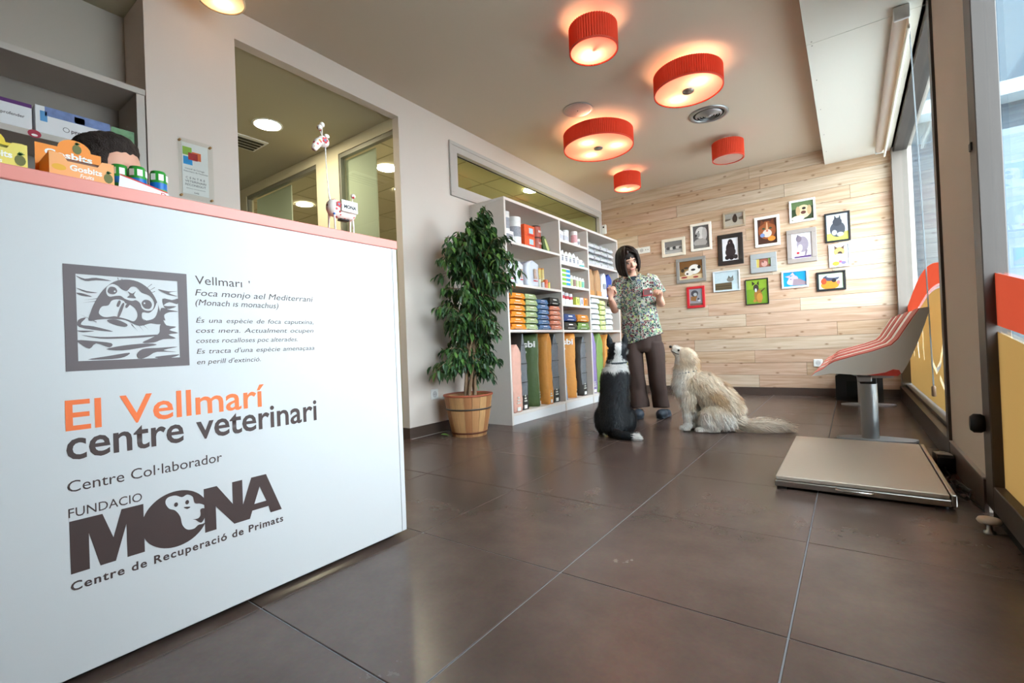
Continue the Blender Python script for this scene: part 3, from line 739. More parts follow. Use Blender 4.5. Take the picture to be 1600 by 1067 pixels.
# cartons on that shelf
def label_text(body, h, m, origin, xdir, ydir, parent, width=None, bold=.01, shear=0, name='lettering'):
    me = text_mesh(body, 1.0, bold, shear)
    xs = [v.co.x for v in me.vertices]; x0, x1 = min(xs), max(xs); cap = text_cap(bold, shear); k = h / cap
    kx = width / (x1 - x0) if width else k
    for v in me.vertices: v.co.x = (v.co.x - x0) * kx; v.co.y *= k
    o = place_mesh(me, name, m, origin, xdir, ydir)
    return kid(o, parent)
M_TXT = mat('dark print', (60, 56, 60), .6); M_TXTW = mat('white print', (248, 246, 240), .6)
M_PURPLE = mat('purple print', (92, 40, 110), .6); M_CARTON = mat('white carton', (236, 236, 238), .55)
M_BLUEP = mat('blue print', (70, 110, 178), .6); M_GREENP = mat('green print', (92, 150, 110), .6); M_ORP = mat('orange print', (226, 130, 50), .6)
def carton(name, label, cat, x1, y0, y1, z0, h, d, bands, group=None, base=M_CARTON):
    t = thing(name, label, cat, (x1 - d / 2, (y0 + y1) / 2, z0), 0, group)
    kid(MB().cbox(x1 - d, x1, y0, y1, z0, z0 + h, .0015).build('box', base), t)
    for nm, a, b, c, e, m in bands:   # fractions along y and z of the front face
        kid(MB().box(x1, x1 + .0006, y0 + (y1 - y0) * a, y0 + (y1 - y0) * b, z0 + h * c, z0 + h * e).build(nm, m), t)
    return t
t = carton('medicine_carton', 'white and purple medicine carton at the left end of the niche shelf', 'box', XL - .02, .15, .437, 1.6955, .115, .12, [('purple_band', 0, 1, .86, 1, M_PURPLE), ('purple_band', 0, .42, 0, .86, M_PURPLE), ('white_field', .50, .97, .1, .8, M_CARTON), ('blue_square', .53, .58, .5, .78, M_BLUEP)])
label_text('profender', .012, M_TXT, (XL - .0188, .345, 1.745), (0, 1, 0), (0, 0, 1), t)
t = carton('medicine_carton', 'long white medicine carton with a blue picture strip on the niche shelf', 'box', XL - .02, .447, .70, 1.6955, .125, .12, [('picture_strip', .12, 1, .68, 1, mat('blue grey picture', (120, 140, 190), .6, var=.5, vscale=30)), ('blue_square', .06, .15, .46, .82, mat('sky blue print', (96, 160, 214), .6)), ('skin_patch', .5, .64, .70, .92, mat('skin toned print', (206, 160, 130), .6, var=.3, vscale=60))])
label_text('profender', .017, M_TXT, (XL - .0188, .562, 1.731), (0, 1, 0), (0, 0, 1), t)
kid(MB().lathe([(.011, 0), (.009, 0)], 20, cap0=False, cap1=False).xf(lambda p: (XL - .0188, .545 + p[0], 1.739 + p[1])).build('round_mark', M_TXT), t)
t = carton('medicine_carton', 'medicine carton with a green picture at the right end of the niche shelf', 'box', XL - .02, .704, .792, 1.6955, .118, .10, [('picture_strip', 0, 1, .5, 1, mat('green picture', (120, 160, 120), .6, var=.5, vscale=40)), ('green_corner', .8, 1, .3, .5, M_GREENP)])
label_text('profender', .011, M_TXT, (XL - .0188, .722, 1.712), (0, 1, 0), (0, 0, 1), t)
t = carton('small_carton', 'small white medicine carton on the lower niche board beside the side panel', 'box', -2.82, .742, .792, 1.3075, .20, .05, [('grey_line', .1, .9, .80, .84, M_TXT), ('grey_line', .1, .9, .55, .58, M_TXT), ('blue_line', .1, .9, .3, .36, M_BLUEP)])
st_ = thing('round_sticker', 'small round red and white sticker on the niche shelf edge', 'sticker', (XL + .0005, .44, 1.681))
MB().lathe([(.021, 0), (.021, .0008)], 24).xf(lambda p: (p[2], p[0], p[1] * .8)).build('disc', mat('red sticker', (176, 40, 66), .5), st_)
MB().lathe([(.010, .0009), (.010, .0014)], 16).xf(lambda p: (p[2], p[0], p[1] * .5 - .006)).build('white_mark', M_TXTW, st_)

# ------------------------------------------------------------------ plaque on the wall
pq = thing('wall_plaque', 'clear acrylic plaque with four coloured squares on the wall beside the opening', 'sign', (XL, 1.05, 1.53))
GLP = glass_mat('acrylic', (252, 253, 252), .7, .02)
kid(MB().cbox(XL + .012, XL + .016, .965, 1.128, 1.532, 1.846, .001).build('acrylic_sheet', GLP), pq)
kid(MB().box(XL + .0005, XL + .0025, .985, 1.108, 1.560, 1.830).build('paper', mat('plaque paper', (240, 238, 236), .7)), pq)
for y in (.975, 1.118):
    for z in (1.545, 1.833): kid(MB().lathe([(.006, 0), (.006, .017), (.003, .019)], 12).xf(lambda p: (XL + p[2], y + p[0], z + p[1])).build('standoff', mat('brass', (190, 150, 100), .35, metal=.8)), pq)
for (y, z, m) in ((1.010, 1.765, mat('lime square', (150, 190, 70), .6)), (1.053, 1.745, mat('orange square', (236, 110, 52), .6)), (1.012, 1.715, mat('azure square', (40, 150, 220), .6))):
    kid(MB().box(XL + .003, XL + .0036, y - .021, y + .021, z, z + .042).build('square', m), pq)
kid(MB().box(XL + .0037, XL + .0042, 1.014, 1.058, 1.742, 1.780).build('square', mat('crimson square', (180, 36, 40), .6)), pq)
for body, y0, z, h, wd in (('Consell de Col\u00b7legis', .998, 1.690, .0075, .09), ('Veterinaris de Catalunya', .990, 1.676, .0075, .115), ('C E N T R E', 1.0, 1.640, .011, .09), ('VETERINARI', .996, 1.622, .011, .098), ('RECONEGUT', .997, 1.604, .011, .096), ('clínica veterinària', 1.0, 1.588, .005, .09), ('540', 1.037, 1.566, .009, .022)):
    label_text(body, h, M_TXT, (XL + .0032, y0, z), (0, 1, 0), (0, 0, 1), pq, wd, bold=0.0)

# ------------------------------------------------------------------ things on the counter ledge
M_ORBOX = mat('orange card', (250, 148, 52), .55); M_ORBOX2 = mat('light orange card', (252, 176, 110), .55); M_YELBOX = mat('yellow card', (236, 206, 60), .55); M_YELBOX2 = mat('pale yellow card', (238, 220, 110), .55)
M_PINE = mat('pineapple print', (110, 112, 60), .6); M_FRUIT = mat('yellow fruit print', (240, 180, 60), .6)
def pineapple(par, x, y, z, k=1.0):
    kid(MB().lathe([(.008 * k, 0), (.0085 * k, .0004)], 12).xf(lambda p: (x + p[2], y + p[0], z + p[1] * 1.35)).build('pineapple_print', M_PINE), par)
    for a in (-.6, -.25, .1, .45): 
        kid(MB().prism([(0, 0), (.0035 * k, .008 * k), (-.003 * k, .004 * k)], 'x', 0, .0005).xf(lambda p: (x + p[0], y + p[1] * math.cos(a) - p[2] * math.sin(a), z + .010 * k + p[1] * math.sin(a) + p[2] * math.cos(a))).build('leaf_print', mat('leaf print', (60, 110, 60), .6)), par)
def display_box(label, y0, wd, m1, m2, x=XC - .03, texts=('Gosbits', 'Fruits'), hb=.105):
    z = ZCT
    t = thing('snack_display_box', label, 'box', (x - .06, y0 + wd / 2, z), 0, 'snack display boxes on the counter')
    # open-fronted tray
    yb = y0 + wd
    front = [(y0, z), (yb, z), (yb, z + .056), (yb - .008, z + .058), (yb - .022, z + .057), (yb - .030, z + .043), (y0 + .030, z + .043), (y0 + .022, z + .057), (y0 + .006, z + .058), (y0, z + .056)]
    kid(MB().prism(front, 'x', x - .002, x).build('front_panel', m2), t)
    kid(MB().box(x - .10, x - .002, y0, y0 + .0015, z, z + .058).build('side_panel', m1), t)
    kid(MB().box(x - .10, x - .002, yb - .0015, yb, z, z + .058).build('side_panel', m1), t)
    kid(MB().box(x - .10, x - .002, y0 + .0015, yb - .0015, z, z + .002).build('base', m1), t)
    back = [(y0 - .006, z), (yb - .0, z), (yb, z + hb), (yb - .03, z + hb)] + [(y0 + wd * .56 + wd * .27 * math.cos(a * PI / 10), z + hb + .024 * math.sin(a * PI / 10)) for a in range(11)] + [(y0 - .006, z + hb)]
    kid(MB().prism(back, 'x', x - .102, x - .100).build('back_card', m1), t)
    label_text(texts[0], .015, M_TXTW, (x - .0996, y0 + .010, z + hb - .024), (0, 1, 0), (0, 0, 1), t, wd * .76, .03)
    label_text(texts[1], .010, M_TXTW, (x - .0996, y0 + wd * .38, z + hb - .040), (0, 1, 0), (0, 0, 1), t, wd * .34, .015, .2)
    label_text(texts[0], .013, M_TXTW, (x + .0004, y0 + wd * .30, z + .024), (0, 1, 0), (0, 0, 1), t, wd * .50, .03)
    label_text(texts[1], .009, M_TXTW, (x + .0004, y0 + wd * .45, z + .011), (0, 1, 0), (0, 0, 1), t, wd * .22, .015, .2)
    pineapple(t, x + .0004, y0 + wd * .90, z + .022)
    pineapple(t, x - .0996, y0 + wd * .60, z + hb + .003)
    kid(MB().lathe([(.010, 0), (.010, .0004)], 14).xf(lambda p: (x + .0003 + p[2], y0 + wd * .14 + p[0] * 1.2, z + .026 + p[1] * .7)).build('fruit_print', M_FRUIT), t)
    for k in range(4):
        xx = x - .018 - k * .022
        s_ = thing('snack_stick', '%s packet standing %s from the front inside the %s snack box' % ('orange stick' if m1 is M_ORBOX else 'yellow stick', ORD[k], 'orange' if m1 is M_ORBOX else 'yellow'), 'snack', (xx, y0 + wd / 2, z + .003), 0, 'snack sticks')
        me_ = MB().cbox(-.007, .007, -(wd / 2 - .012), wd / 2 - .012, 0, .050 + .004 * k, .003)
        me_.build('wrapper', mat('brown foil', (120, 66, 40), .35) if m1 is M_ORBOX else mat('olive foil', (150, 140, 50), .35), s_)
        MB().box(-.0075, .0075, -(wd / 2 - .02), wd / 2 - .03, .036 + .004 * k, .043 + .004 * k).build('stripe', mat('pale foil', (220, 190, 150), .3), s_)
    return t
display_box('orange snack display box with pineapple print and white lettering on the counter', .243, .112, M_ORBOX, M_ORBOX2)
display_box('yellow snack display box at the left edge of the counter', .098, .112, M_YELBOX, M_YELBOX2, hb=.088)
tr = thing('bottle_tray', 'low white card tray with a red rim beside the orange snack box', 'tray', (XC - .07, .42, ZCT))
M_REDRIM = mat('red print', (206, 50, 44), .55)
kid(MB().prism([(.362, ZCT), (.468, ZCT), (.462, ZCT + .018), (.366, ZCT + .040)], 'x', XC - .032, XC - .030).build('front_panel', M_CARTON), tr)
kid(MB().prism([(.366, ZCT + .037), (.462, ZCT + .015), (.462, ZCT + .018), (.366, ZCT + .040)], 'x', XC - .0299, XC - .0292).build('red_edge', M_REDRIM), tr)
kid(MB().box(XC - .12, XC - .032, .364, .466, ZCT, ZCT + .002).build('base', M_CARTON), tr)
label_text('D', .011, M_REDRIM, (XC - .0296, .448, ZCT + .003), (0, 1, 0), (0, 0, 1), tr)
for k, (dx, y, lab) in enumerate(((-.075, .377, 'half hidden behind the orange snack box'), (-.058, .408, 'in the middle of the card tray'), (-.058, .452, 'at the right end of the card tray'))):
    t = thing('spray_bottle', 'green capped bottle with a blue band ' + lab, 'bottle', (XC + dx, y, ZCT + .0025), 0, 'green capped bottles in the tray')
    MB().lathe([(.017, 0), (.018, .004), (.018, .026)], 20, cap1=False).build('body', mat('green bottle', (60, 170, 90), .4), t)
    MB().lathe([(.0184, .024), (.0184, .040)], 20).build('blue_band', mat('blue band', (24, 110, 190), .4), t)
    MB().lathe([(.0182, .040), (.0186, .044), (.0182, .064), (.0155, .071), (.006, .073)], 20).build('cap', mat('green cap', (46, 150, 52), .4), t)
    for a in (-.9, .0, .9):
        MB().box(.0186, .0192, -.0055, .0055, .046, .062).xf(lambda p: (p[0] * math.cos(a) - p[1] * math.sin(a), p[0] * math.sin(a) + p[1] * math.cos(a), p[2])).build('white_window', M_TXTW, t)

# giraffe figurine
def dotted_mat():
    m = bpy.data.materials.new('white papier mache with red flowers'); m.use_nodes = True
    nt = m.node_tree; b = nt.nodes['Principled BSDF']; tc = nt.nodes.new('ShaderNodeTexCoord')
    vo = nt.nodes.new('ShaderNodeTexVoronoi'); vo.inputs['Scale'].default_value = 62
    nt.links.new(tc.outputs['Object'], vo.inputs[0])
    st = nt.nodes.new('ShaderNodeMath'); st.operation = 'LESS_THAN'; st.inputs[1].default_value = .26; nt.links.new(vo.outputs['Distance'], st.inputs[0])
    cr = nt.nodes.new('ShaderNodeValToRGB'); cr.color_ramp.interpolation = 'CONSTANT'
    e = cr.color_ramp.elements; e[0].color = lin((208, 40, 50)); e[1].position = .7; e[1].color = lin((230, 160, 60)); e.new(.85).color = lin((60, 110, 190))
    sp = nt.nodes.new('ShaderNodeSeparateColor'); nt.links.new(vo.outputs['Color'], sp.inputs[0]); nt.links.new(sp.outputs[0], cr.inputs[0])
    mx = nt.nodes.new('ShaderNodeMix'); mx.data_type = 'RGBA'; mx.inputs[6].default_value = lin((244, 232, 224))
    nt.links.new(st.outputs[0], mx.inputs[0]); nt.links.new(cr.outputs[0], mx.inputs[7]); nt.links.new(mx.outputs[2], b.inputs['Base Color'])
    b.inputs['Roughness'].default_value = .4
    return m
M_DOT = dotted_mat()
gi = thing('giraffe_figurine', 'white giraffe figurine dotted with red flowers, on the counter ledge', 'figurine', (XC - .06, .99, ZCT))
M_REDF = mat('red flower', (206, 44, 52), .5)
body = MB().ell((0, 0, .086), (.026, .050, .030)).ell((0, -.028, .092), (.026, .028, .032)).ell((0, .03, .085), (.027, .028, .030))
me = remesh(body, .004, 3); me.materials.append(M_DOT); o = bpy.data.objects.new('body', me); COL.objects.link(o); o.parent = gi
for (x, y) in ((.016, -.036), (-.016, -.038), (.016, .036), (-.016, .046)):
    MB().tube([(x * .8, y, .075), (x * 1.05, y * 1.02, .04), (x * 1.1, y * 1.02, .008)], [.005, .003, .003], 8).ell((x * 1.15, y * 1.02, .006), (.007, .007, .006), 10, 6).build('leg', M_DOT, gi)
MB().tube([(0, -.040, .105), (0, -.046, .14), (0, -.050, .20), (0, -.052, .26), (0, -.052, .305)], [.0045, .002, .0016, .0016, .002], 8).build('neck_wire', M_TXTW, gi)
hd = MB().ell((0, -.060, .312), (.016, .022, .020)).tube([(0, -.062, .312), (0, -.080, .302), (0, -.092, .282), (0, -.096, .272)], [.016, .015, .012, .008], 12)
me = remesh(hd, .003, 3); me.materials.append(M_DOT); o = bpy.data.objects.new('head', me); COL.objects.link(o); o.parent = gi
for dy, h in ((-.062, .364), (-.071, .352)):
    MB().tube([(0, -.062, .325), (.0, dy, h)], .0016, 6).ell((0, dy, h + .005), (.009, .009, .009), 10, 7).build('horn', M_DOT, gi)
for sx in (-1, 1): MB().ell((sx * .012, -.052, .330), (.004, .010, .007), 8, 6).build('ear', M_DOT, gi)
MB().tube([(0, .050, .10), (0, .056, .118), (0, .048, .132), (0, .050, .142)], .0018, 6).ell((0, .052, .150), (.008, .009, .009), 10, 7).build('tail', M_DOT, gi)
for (y, z, x) in ((-.062, .312, .0165), (-.025, .10, .027)):
    MB().lathe([(.0045, 0), (.0045, .0008)], 10).xf(lambda p: (x + p[2], y + p[0], z + p[1])).build('flower_centre', mat('grey blue dot', (110, 130, 170), .5), gi)
    for a in range(5): MB().lathe([(.0042, 0), (.0042, .0006)], 8).xf(lambda p: (x + p[2] - .0003, y + p[0] + .007 * math.cos(a * 1.2566), z + p[1] + .007 * math.sin(a * 1.2566))).build('petal', M_REDF, gi)
pc = MB().cbox(.030, .0325, -.018, .047, .078, .118, .002).build('name_card', M_TXTW, gi)
for body_, y0, z, h, wd, bd_ in (('FUNDACIO', -.005, .108, .0035, .026, 0), ('MONA', -.010, .090, .012, .050, .05)):
    me = text_mesh(body_, 1.0, bd_); xs = [v.co.x for v in me.vertices]; x0, x1 = min(xs), max(xs); kk = text_cap(bd_, 0)
    for v in me.vertices: v.co.x = (v.co.x - x0) * wd / (x1 - x0); v.co.y *= h / kk
    place_mesh(me, 'lettering', M_TXT, (.0329, y0, z), (0, 1, 0), (0, 0, 1), pc)
MB().cbox(-.012, .012, -.010, .026, .052, .058, .002).build('coin_slot', M_BLACK, gi)

# wall sockets and the small sensor
def socket(name, label, origin, xd, n=1, w=.083, h=.083, frame=None):
    """origin: centre on the wall; xd: horizontal direction; faces xd x z"""
    X_ = Vector(xd); N_ = X_.cross(Vector((0, 0, 1)))
    t = thing(name, label, 'socket', origin)
    F = lambda p: X_ * p[0] + Vector((0, 0, 1)) * p[1] + N_ * p[2]
    W = w if n == 1 else .072 * n + .012
    MB().cbox(-W / 2, W / 2, -h / 2, h / 2, 0, .009, .003).xf(F).build('cover_plate', M_WHITEP, t)
    for k in range(n):
        cx = (k - (n - 1) / 2) * .072
        if n == 3 and k == 2:
            for dx in (-.015, .015): MB().lathe([(.006, .009), (.006, .0096)], 10).xf(lambda p: F((p[0] + cx + dx, p[1], p[2]))).build('jack', M_BLACK, t)
            continue
        MB().lathe([(.026, .009), (.024, .0092), (.022, .0094)], 24).xf(lambda p: F((p[0] + cx, p[1], p[2]))).build('recess', mat('socket grey', (200, 200, 200), .5), t)
        for dx in (-.0095, .0095): MB().lathe([(.003, .0095), (.003, .010)], 8).xf(lambda p: F((p[0] + cx + dx, p[1] * 1.2, p[2]))).build('pin_hole', M_BLACK, t)
    return t
socket('wall_socket', 'white power socket low on the left wall beside the potted tree', (XL, 2.735, .32), (0, 1, 0))
socket('triple_socket', 'white triple socket plate on the plank wall above the woman', (-2.228, YB - .003, 1.895), (1, 0, 0), 3)
socket('wall_socket', 'white power socket low on the plank wall in front of the seats', (-.302, YB - .003, .366), (1, 0, 0))
t = thing('wall_sensor', 'small white sensor with a black eye in the corner above the shelves', 'sensor', (-2.75, YB - .003, 2.20))
MB().cbox(-.036, .036, -.036, 0, 0, .135, .012).build('case', M_WHITEP, t)
MB().cbox(-.012, .012, -.039, -.034, .085, .108, .004).build('lens', M_BLACK, t)
MB().tube([(-.01, -.006, .135), (-.012, -.004, .30)], .003, 6).build('cable', mat('pale cable', (196, 176, 150), .6), t)

# ------------------------------------------------------------------ shelving along the left wall
XS = -2.396; SB = XL + .006      # shelf front, shelf back
M_LAM = mat('pale grey beige laminate', (226, 218, 210), .5)
M_LAMW = mat('white grey laminate', (226, 226, 226), .45)
sh = thing('display_shelving', 'tall pale shelving unit full of pet food along the left wall', 'shelf', (-2.6, 3.27, 0))
SY = [3.27, 4.225, 4.862, 5.70]; ST = .024; ZT = 1.993
def shp(nm, x0, x1, y0, y1, z0, z1, m=M_LAM): return kid(MB().cbox(x0, x1, y0, y1, z0, z1, .001).build(nm, m), sh)
for k, y in enumerate(SY):
    shp('upright', SB + .0, XS, y - (0 if k == 0 else ST / 2), y + (ST if k == 0 else ST / 2), 0, ZT - .026)
shp('top_board', SB, XS + .001, SY[0], SY[-1] + ST / 2, ZT - .0255, ZT)
shp('back_panel', SB, SB + .006, SY[0] + ST, SY[-1], .08, ZT - .026, mat('grey back panel', (190, 182, 174), .6))
LEV = {0: [.10, .833, 1.245, 1.618], 1: [.10, .833, 1.105, 1.302, 1.540, 1.773], 2: [.10, .833, 1.238, 1.600]}
for c, zs in LEV.items():
    y0 = SY[c] + (ST if c == 0 else ST / 2) + .0005; y1 = SY[c + 1] - ST / 2 - .0005
    for i, z in enumerate(zs):
        shp('shelf_board', SB + .0065, XS - .002, y0, y1, z - .024, z)
    shp('kick_board', XS - .03, XS - .006, y0, y1, 0, .0755, M_LAMW)

# ---- kinds of packs
def crumple(p, amp, sc=14): return mnoise.noise(Vector(p) * sc) * amp
def pouch_mesh(name, w, d, h, m, seed=0):
    """filled pouch lying flat: w along y, d along x, folded flap at the front"""
    mb = MB(); n = 7; prof = []
    sec = [(-d, 0.12), (-d * .9, .62), (-d * .55, 1.0), (-d * .18, 1.0), (-.012, .86), (.004, .50), (-.010, .10)]
    rows_ = []
    for (x, zf) in sec:
        rows_.append([(x + crumple((x + seed, j, 0), .006, 3), w * (j / n - .5) * (.93 if x in (sec[0][0],) else 1.0), h * max(.04, zf * (1 - .42 * abs(2 * j / n - 1) ** 3) + crumple((x * 9, j * .7, seed), .10, 1))) for j in range(n + 1)])
    vs = [p for r in rows_ for p in r]; N = n + 1
    fs = [(i * N + j, i * N + j + 1, (i + 1) * N + j + 1, (i + 1) * N + j) for i in range(len(sec) - 1) for j in range(n)]
    base = [(p[0], p[1], 0.0) for p in rows_[0]] + [(p[0], p[1], 0.0) for p in rows_[-1]]
    mb.add(vs, fs, 0, True)
    mb.add([(-d, -w / 2, 0), (-d, w / 2, 0), (-.008, w / 2, 0), (-.008, -w / 2, 0)], [(0, 1, 2, 3)])
    # ends
    L_ = [r[0] for r in rows_]; R_ = [r[-1] for r in rows_]
    mb.add(L_ + [(-.008, -w / 2, 0), (-d, -w / 2, 0)], [tuple(range(len(L_) + 2))]); mb.add(R_ + [(-.008, w / 2, 0), (-d, w / 2, 0)], [tuple(range(len(R_) + 2))])
    return mb.mesh(name, m)
def pouch_parts(t, w, d, h, m, m_flap, txt=True, seed=0):
    o = inst(pouch_mesh('pouch', w, d, h, m, seed), 'bag', t)
    MB().add([(.003, -w * .46, h * .50), (.003, w * .46, h * .50), (-.010, w * .42, h * .93), (-.010, -w * .42, h * .93), (.006, -w * .40, h * .48), (.006, w * .40, h * .48)], [(0, 1, 2, 3), (4, 5, 1, 0)]).build('flap', m_flap, t)
    if txt:
        MB().add([(.0045, -w * .16, h * .60), (.0045, w * .16, h * .60), (-.0005, w * .16, h * .74), (-.0005, -w * .16, h * .74)], [(0, 1, 2, 3)]).build('brand_print', M_TXTW, t)
        MB().add([(.0035, -w * .26, h * .20), (.0035, w * .26, h * .20), (.0065, w * .26, h * .27), (.0065, -w * .26, h * .27)], [(0, 1, 2, 3)]).build('line_print', M_TXTW, t)
    return t
def foil(name, col): return mat(name, col, .5, spec=.4, var=.10, vscale=26, bump=.35, bscale=38)
F_OR = foil('orange foil', (238, 146, 38)); F_GR = foil('sage foil', (168, 184, 132)); F_BL = foil('blue foil', (94, 130, 172)); F_SA = foil('salmon foil', (220, 142, 112)); F_BK = foil('black foil', (52, 50, 46))
F_NV = foil('navy foil', (54, 74, 124)); F_OC = foil('ochre foil', (206, 132, 48)); F_OL = foil('olive green foil', (110, 140, 74)); F_WH = foil('white foil', (226, 230, 228)); F_LI = foil('lime foil', (206, 218, 140)); F_SV = mat('silver bag', (214, 216, 222), .32, metal=.25, var=.1, vscale=25)
def stack(y0, y1, z0, n, htot, m, cname, where, x=XS - .012, d=.20, flap=None, first=None, txt=True, top=None, seed=0):
    h = htot / n; rr = random.Random(int(y0 * 1000) + n)
    for k in range(n):
        mm, nm = (m, cname) if not (top and k == n - 1) else top
        t = thing('food_pouch', '%s food pouch, %s from the bottom of %s' % (nm, ORD[k], where), 'pouch', (x + rr.uniform(-.012, .008), (y0 + y1) / 2 + rr.uniform(-.004, .004), z0 + k * h), rr.uniform(-.03, .03), 'pet food pouches stacked on the shelves')
        pouch_parts(t, (y1 - y0) * .97, d, h * .985, mm, flap or mm, txt, seed + k)
zM = .8335
stack(3.318, 3.560, zM, 6, .335, F_OR, 'orange', 'the orange stack')
stack(3.562, 3.775, zM, 6, .340, F_GR, 'sage green', 'the sage green stack')
stack(3.778, 3.985, zM, 6, .300, F_BL, 'blue', 'the blue stack')
stack(3.988, 4.205, zM, 5, .245, F_SA, 'salmon pink', 'the salmon pink stack')
t = thing('food_pouch', 'large black pet food pouch lying on top of the salmon pink stack', 'pouch', (XS - .014, 4.096, zM + .246), .02, 'pet food pouches stacked on the shelves'); pouch_parts(t, .215, .2, .085, F_BK, F_BK)
for (y0, y1, dz, m, nm) in ((4.262, 4.540, 0, F_BK, 'black pouch under the navy one'), (4.555, 4.835, 0, F_OL, 'olive green pouch under the ochre one'), (4.258, 4.535, .088, F_NV, 'navy blue pouch on top of a black one'), (4.555, 4.830, .088, F_OC, 'ochre pouch on top of an olive green one')):
    t = thing('food_pouch', nm + ' in the narrow column', 'pouch', (XS - .008, (y0 + y1) / 2, zM + dz), 0, 'pet food pouches stacked on the shelves'); pouch_parts(t, y1 - y0, .22, .086, m, m, seed=3)
F_WB = mat('white foil with blue print', (228, 232, 232), .38, var=.05, vscale=30)
stack(4.895, 5.130, zM, 6, .375, F_WB, 'white', 'the far column white stack', seed=5)
stack(5.134, 5.300, zM, 6, .360, F_LI, 'lime and white', 'the far column lime stack', seed=9)
stack(5.304, 5.520, zM, 4, .270, F_WH, 'plain white', 'the last far column stack', seed=12)

# tall kibble bags standing on the floor of the unit
def kibble_mesh(name, w, d, h, mats, seed=0, top=.20, crease=True):
    """w across (y), d deep (x); side gusset faces +x; pinched top seal"""
    mb = MB(); nz = 16
    def ring(z):
        t = z / h; k = 1.0 if t < 1 - top else 1 - .93 * ((t - (1 - top)) / top) ** 1.3
        bul = 1 + .06 * math.sin(PI * min(1, t * 1.15))
        ww = w / 2 * k * bul * (.93 if t < .02 else 1); dd = d / 2 * (1 + .02 * math.sin(t * 9))
        g = (.018 * min(1, t * 4)) * (1 if crease else .2) * (1 - .6 * (k < .5))
        P = [(dd, -ww), (dd + .004, -ww * .55), (dd - g, 0), (dd + .004, ww * .55), (dd, ww), (dd * .5, ww * 1.03), (-dd * .5, ww * 1.03), (-dd, ww), (-dd + g, 0), (-dd, -ww), (-dd * .5, -ww * 1.03), (dd * .5, -ww * 1.03)]
        return [(p[0] + crumple((p[0] * 2, p[1] * 3 + seed, z * 1.8), .0075, 9), p[1] + crumple((p[0] * 2 + 5, p[1] * 3 + seed, z * 1.8), .005, 9), z) for p in P]
    rs = [ring(h * i / nz) for i in range(nz + 1)]; N = 12
    vs = [p for r in rs for p in r]
    for i in range(nz):
        for j in range(N):
            mi = 0
            if len(mats) > 1 and j in (0, 1, 2, 3): mi = 1 if i > 2 else (2 if len(mats) > 2 else 1)
            mb.add([rs[i][j], rs[i][(j + 1) % N], rs[i + 1][(j + 1) % N], rs[i + 1][j]], [(0, 1, 2, 3)], mi, False)
    mb.add(rs[0], [tuple(range(N))], 0); mb.add(rs[-1], [tuple(range(N))], 0)
    me = mb.mesh(name, list(mats))
    bm = bmesh.new(); bm.from_mesh(me); bmesh.ops.remove_doubles(bm, verts=bm.verts, dist=.0004); bmesh.ops.recalc_face_normals(bm, faces=bm.faces)
    for f_ in bm.faces: f_.smooth = True
    bm.to_mesh(me); bm.free()
    return me
def kibble(label, y, w, h, mats, x=XS - .19, d=.34, rz=0, seed=0, top=.2, word=None, bands=0, white=True, lean=0.0):
    t = thing('kibble_bag', label, 'bag', (x, y, .1005), rz, 'tall kibble bags on the bottom shelf')
    t.rotation_euler = (lean, 0, rz)
    inst(kibble_mesh('bag', w, d, h, mats, seed, top), 'bag', t)
    fx = d / 2 + .010
    if white:
        MB().box(fx - .004, fx + .002, -w * .16, w * .20, .012, .045).build('care_label', M_TXTW, t)
        for k in range(3): MB().box(fx - .004, fx + .0015, -w * .18 + k * .006, w * .22 - k * .009, .075 + .024 * k, .088 + .024 * k).build('side_print', mat('pale side print', (214, 214, 206), .6), t)
    for k in range(bands): MB().box(fx - .006, fx + .001, -w * .46, w * .46, .25 + k * .17, .256 + k * .17).build('band', F_BK, t)
    if word:
        for body_, yy, z, hh, wd in word:
            me = text_mesh(body_, 1.0, .03); xs = [v.co.x for v in me.vertices]; x0, x1 = min(xs), max(xs); kk = text_cap(.03, 0)
            for v in me.vertices: v.co.x = (v.co.x - x0) * wd / (x1 - x0); v.co.y *= hh / kk
            place_mesh(me, 'brand_print', M_TXTW, (yy, -w / 2 * 1.05 - .010, z), (1, 0, 0), (0, 0, 1), t)
    return t
K_PK = foil('pink bag', (230, 178, 160)); K_GY = mat('grey bag print', (112, 114, 118), .5, var=.25, vscale=60); K_DG = foil('dark green bag', (74, 92, 52)); K_DG2 = foil('grey green gusset', (112, 124, 96)); K_OR = foil('amber bag', (214, 146, 70)); K_LB = foil('pale blue bag', (128, 164, 206)); K_LI = foil('lilac bag', (150, 132, 180)); K_GN = foil('leaf green bag', (130, 160, 86))
kibble('pale pink kibble bag at the near end of the bottom shelf', 3.385, .135, .60, [K_PK], seed=1, top=.12, x=XS - .185, white=True)
kibble('black and grey kibble bag between the pink and green bags', 3.535, .115, .70, [F_BK, K_GY, F_BK], seed=2, bands=3, x=XS - .195, d=.30, top=.42)
kibble('dark green kibble bag with white lettering, turned towards the room', 3.760, .130, .70, [K_DG, K_DG2, K_DG], seed=3, rz=.50, top=.07, x=XS - .195, d=.28, word=[('Gosbi', -.125, .57, .060, .25), ('exclusive', -.11, .515, .030, .15)])
kibble('narrow amber kibble bag beside the green one', 3.968, .090, .70, [K_OR], seed=4, top=.1, x=XS - .18, d=.30)
kibble('black and grey kibble bag at the end of the first column', 4.110, .125, .69, [F_BK, K_GY, F_BK], seed=5, bands=3, x=XS - .2, d=.30, top=.25)
kibble('pale blue kibble bag half hidden by the amber one', 4.295, .05, .36, [K_LB], seed=6, x=XS - .16, d=.24, white=False)
kibble('large amber kibble bag with white lettering in the middle column', 4.490, .150, .70, [K_OR], seed=7, rz=.62, top=.05, x=XS - .20, d=.30, word=[('Gosbi', -.12, .58, .062, .25), ('exclusive', -.105, .525, .030, .15)])
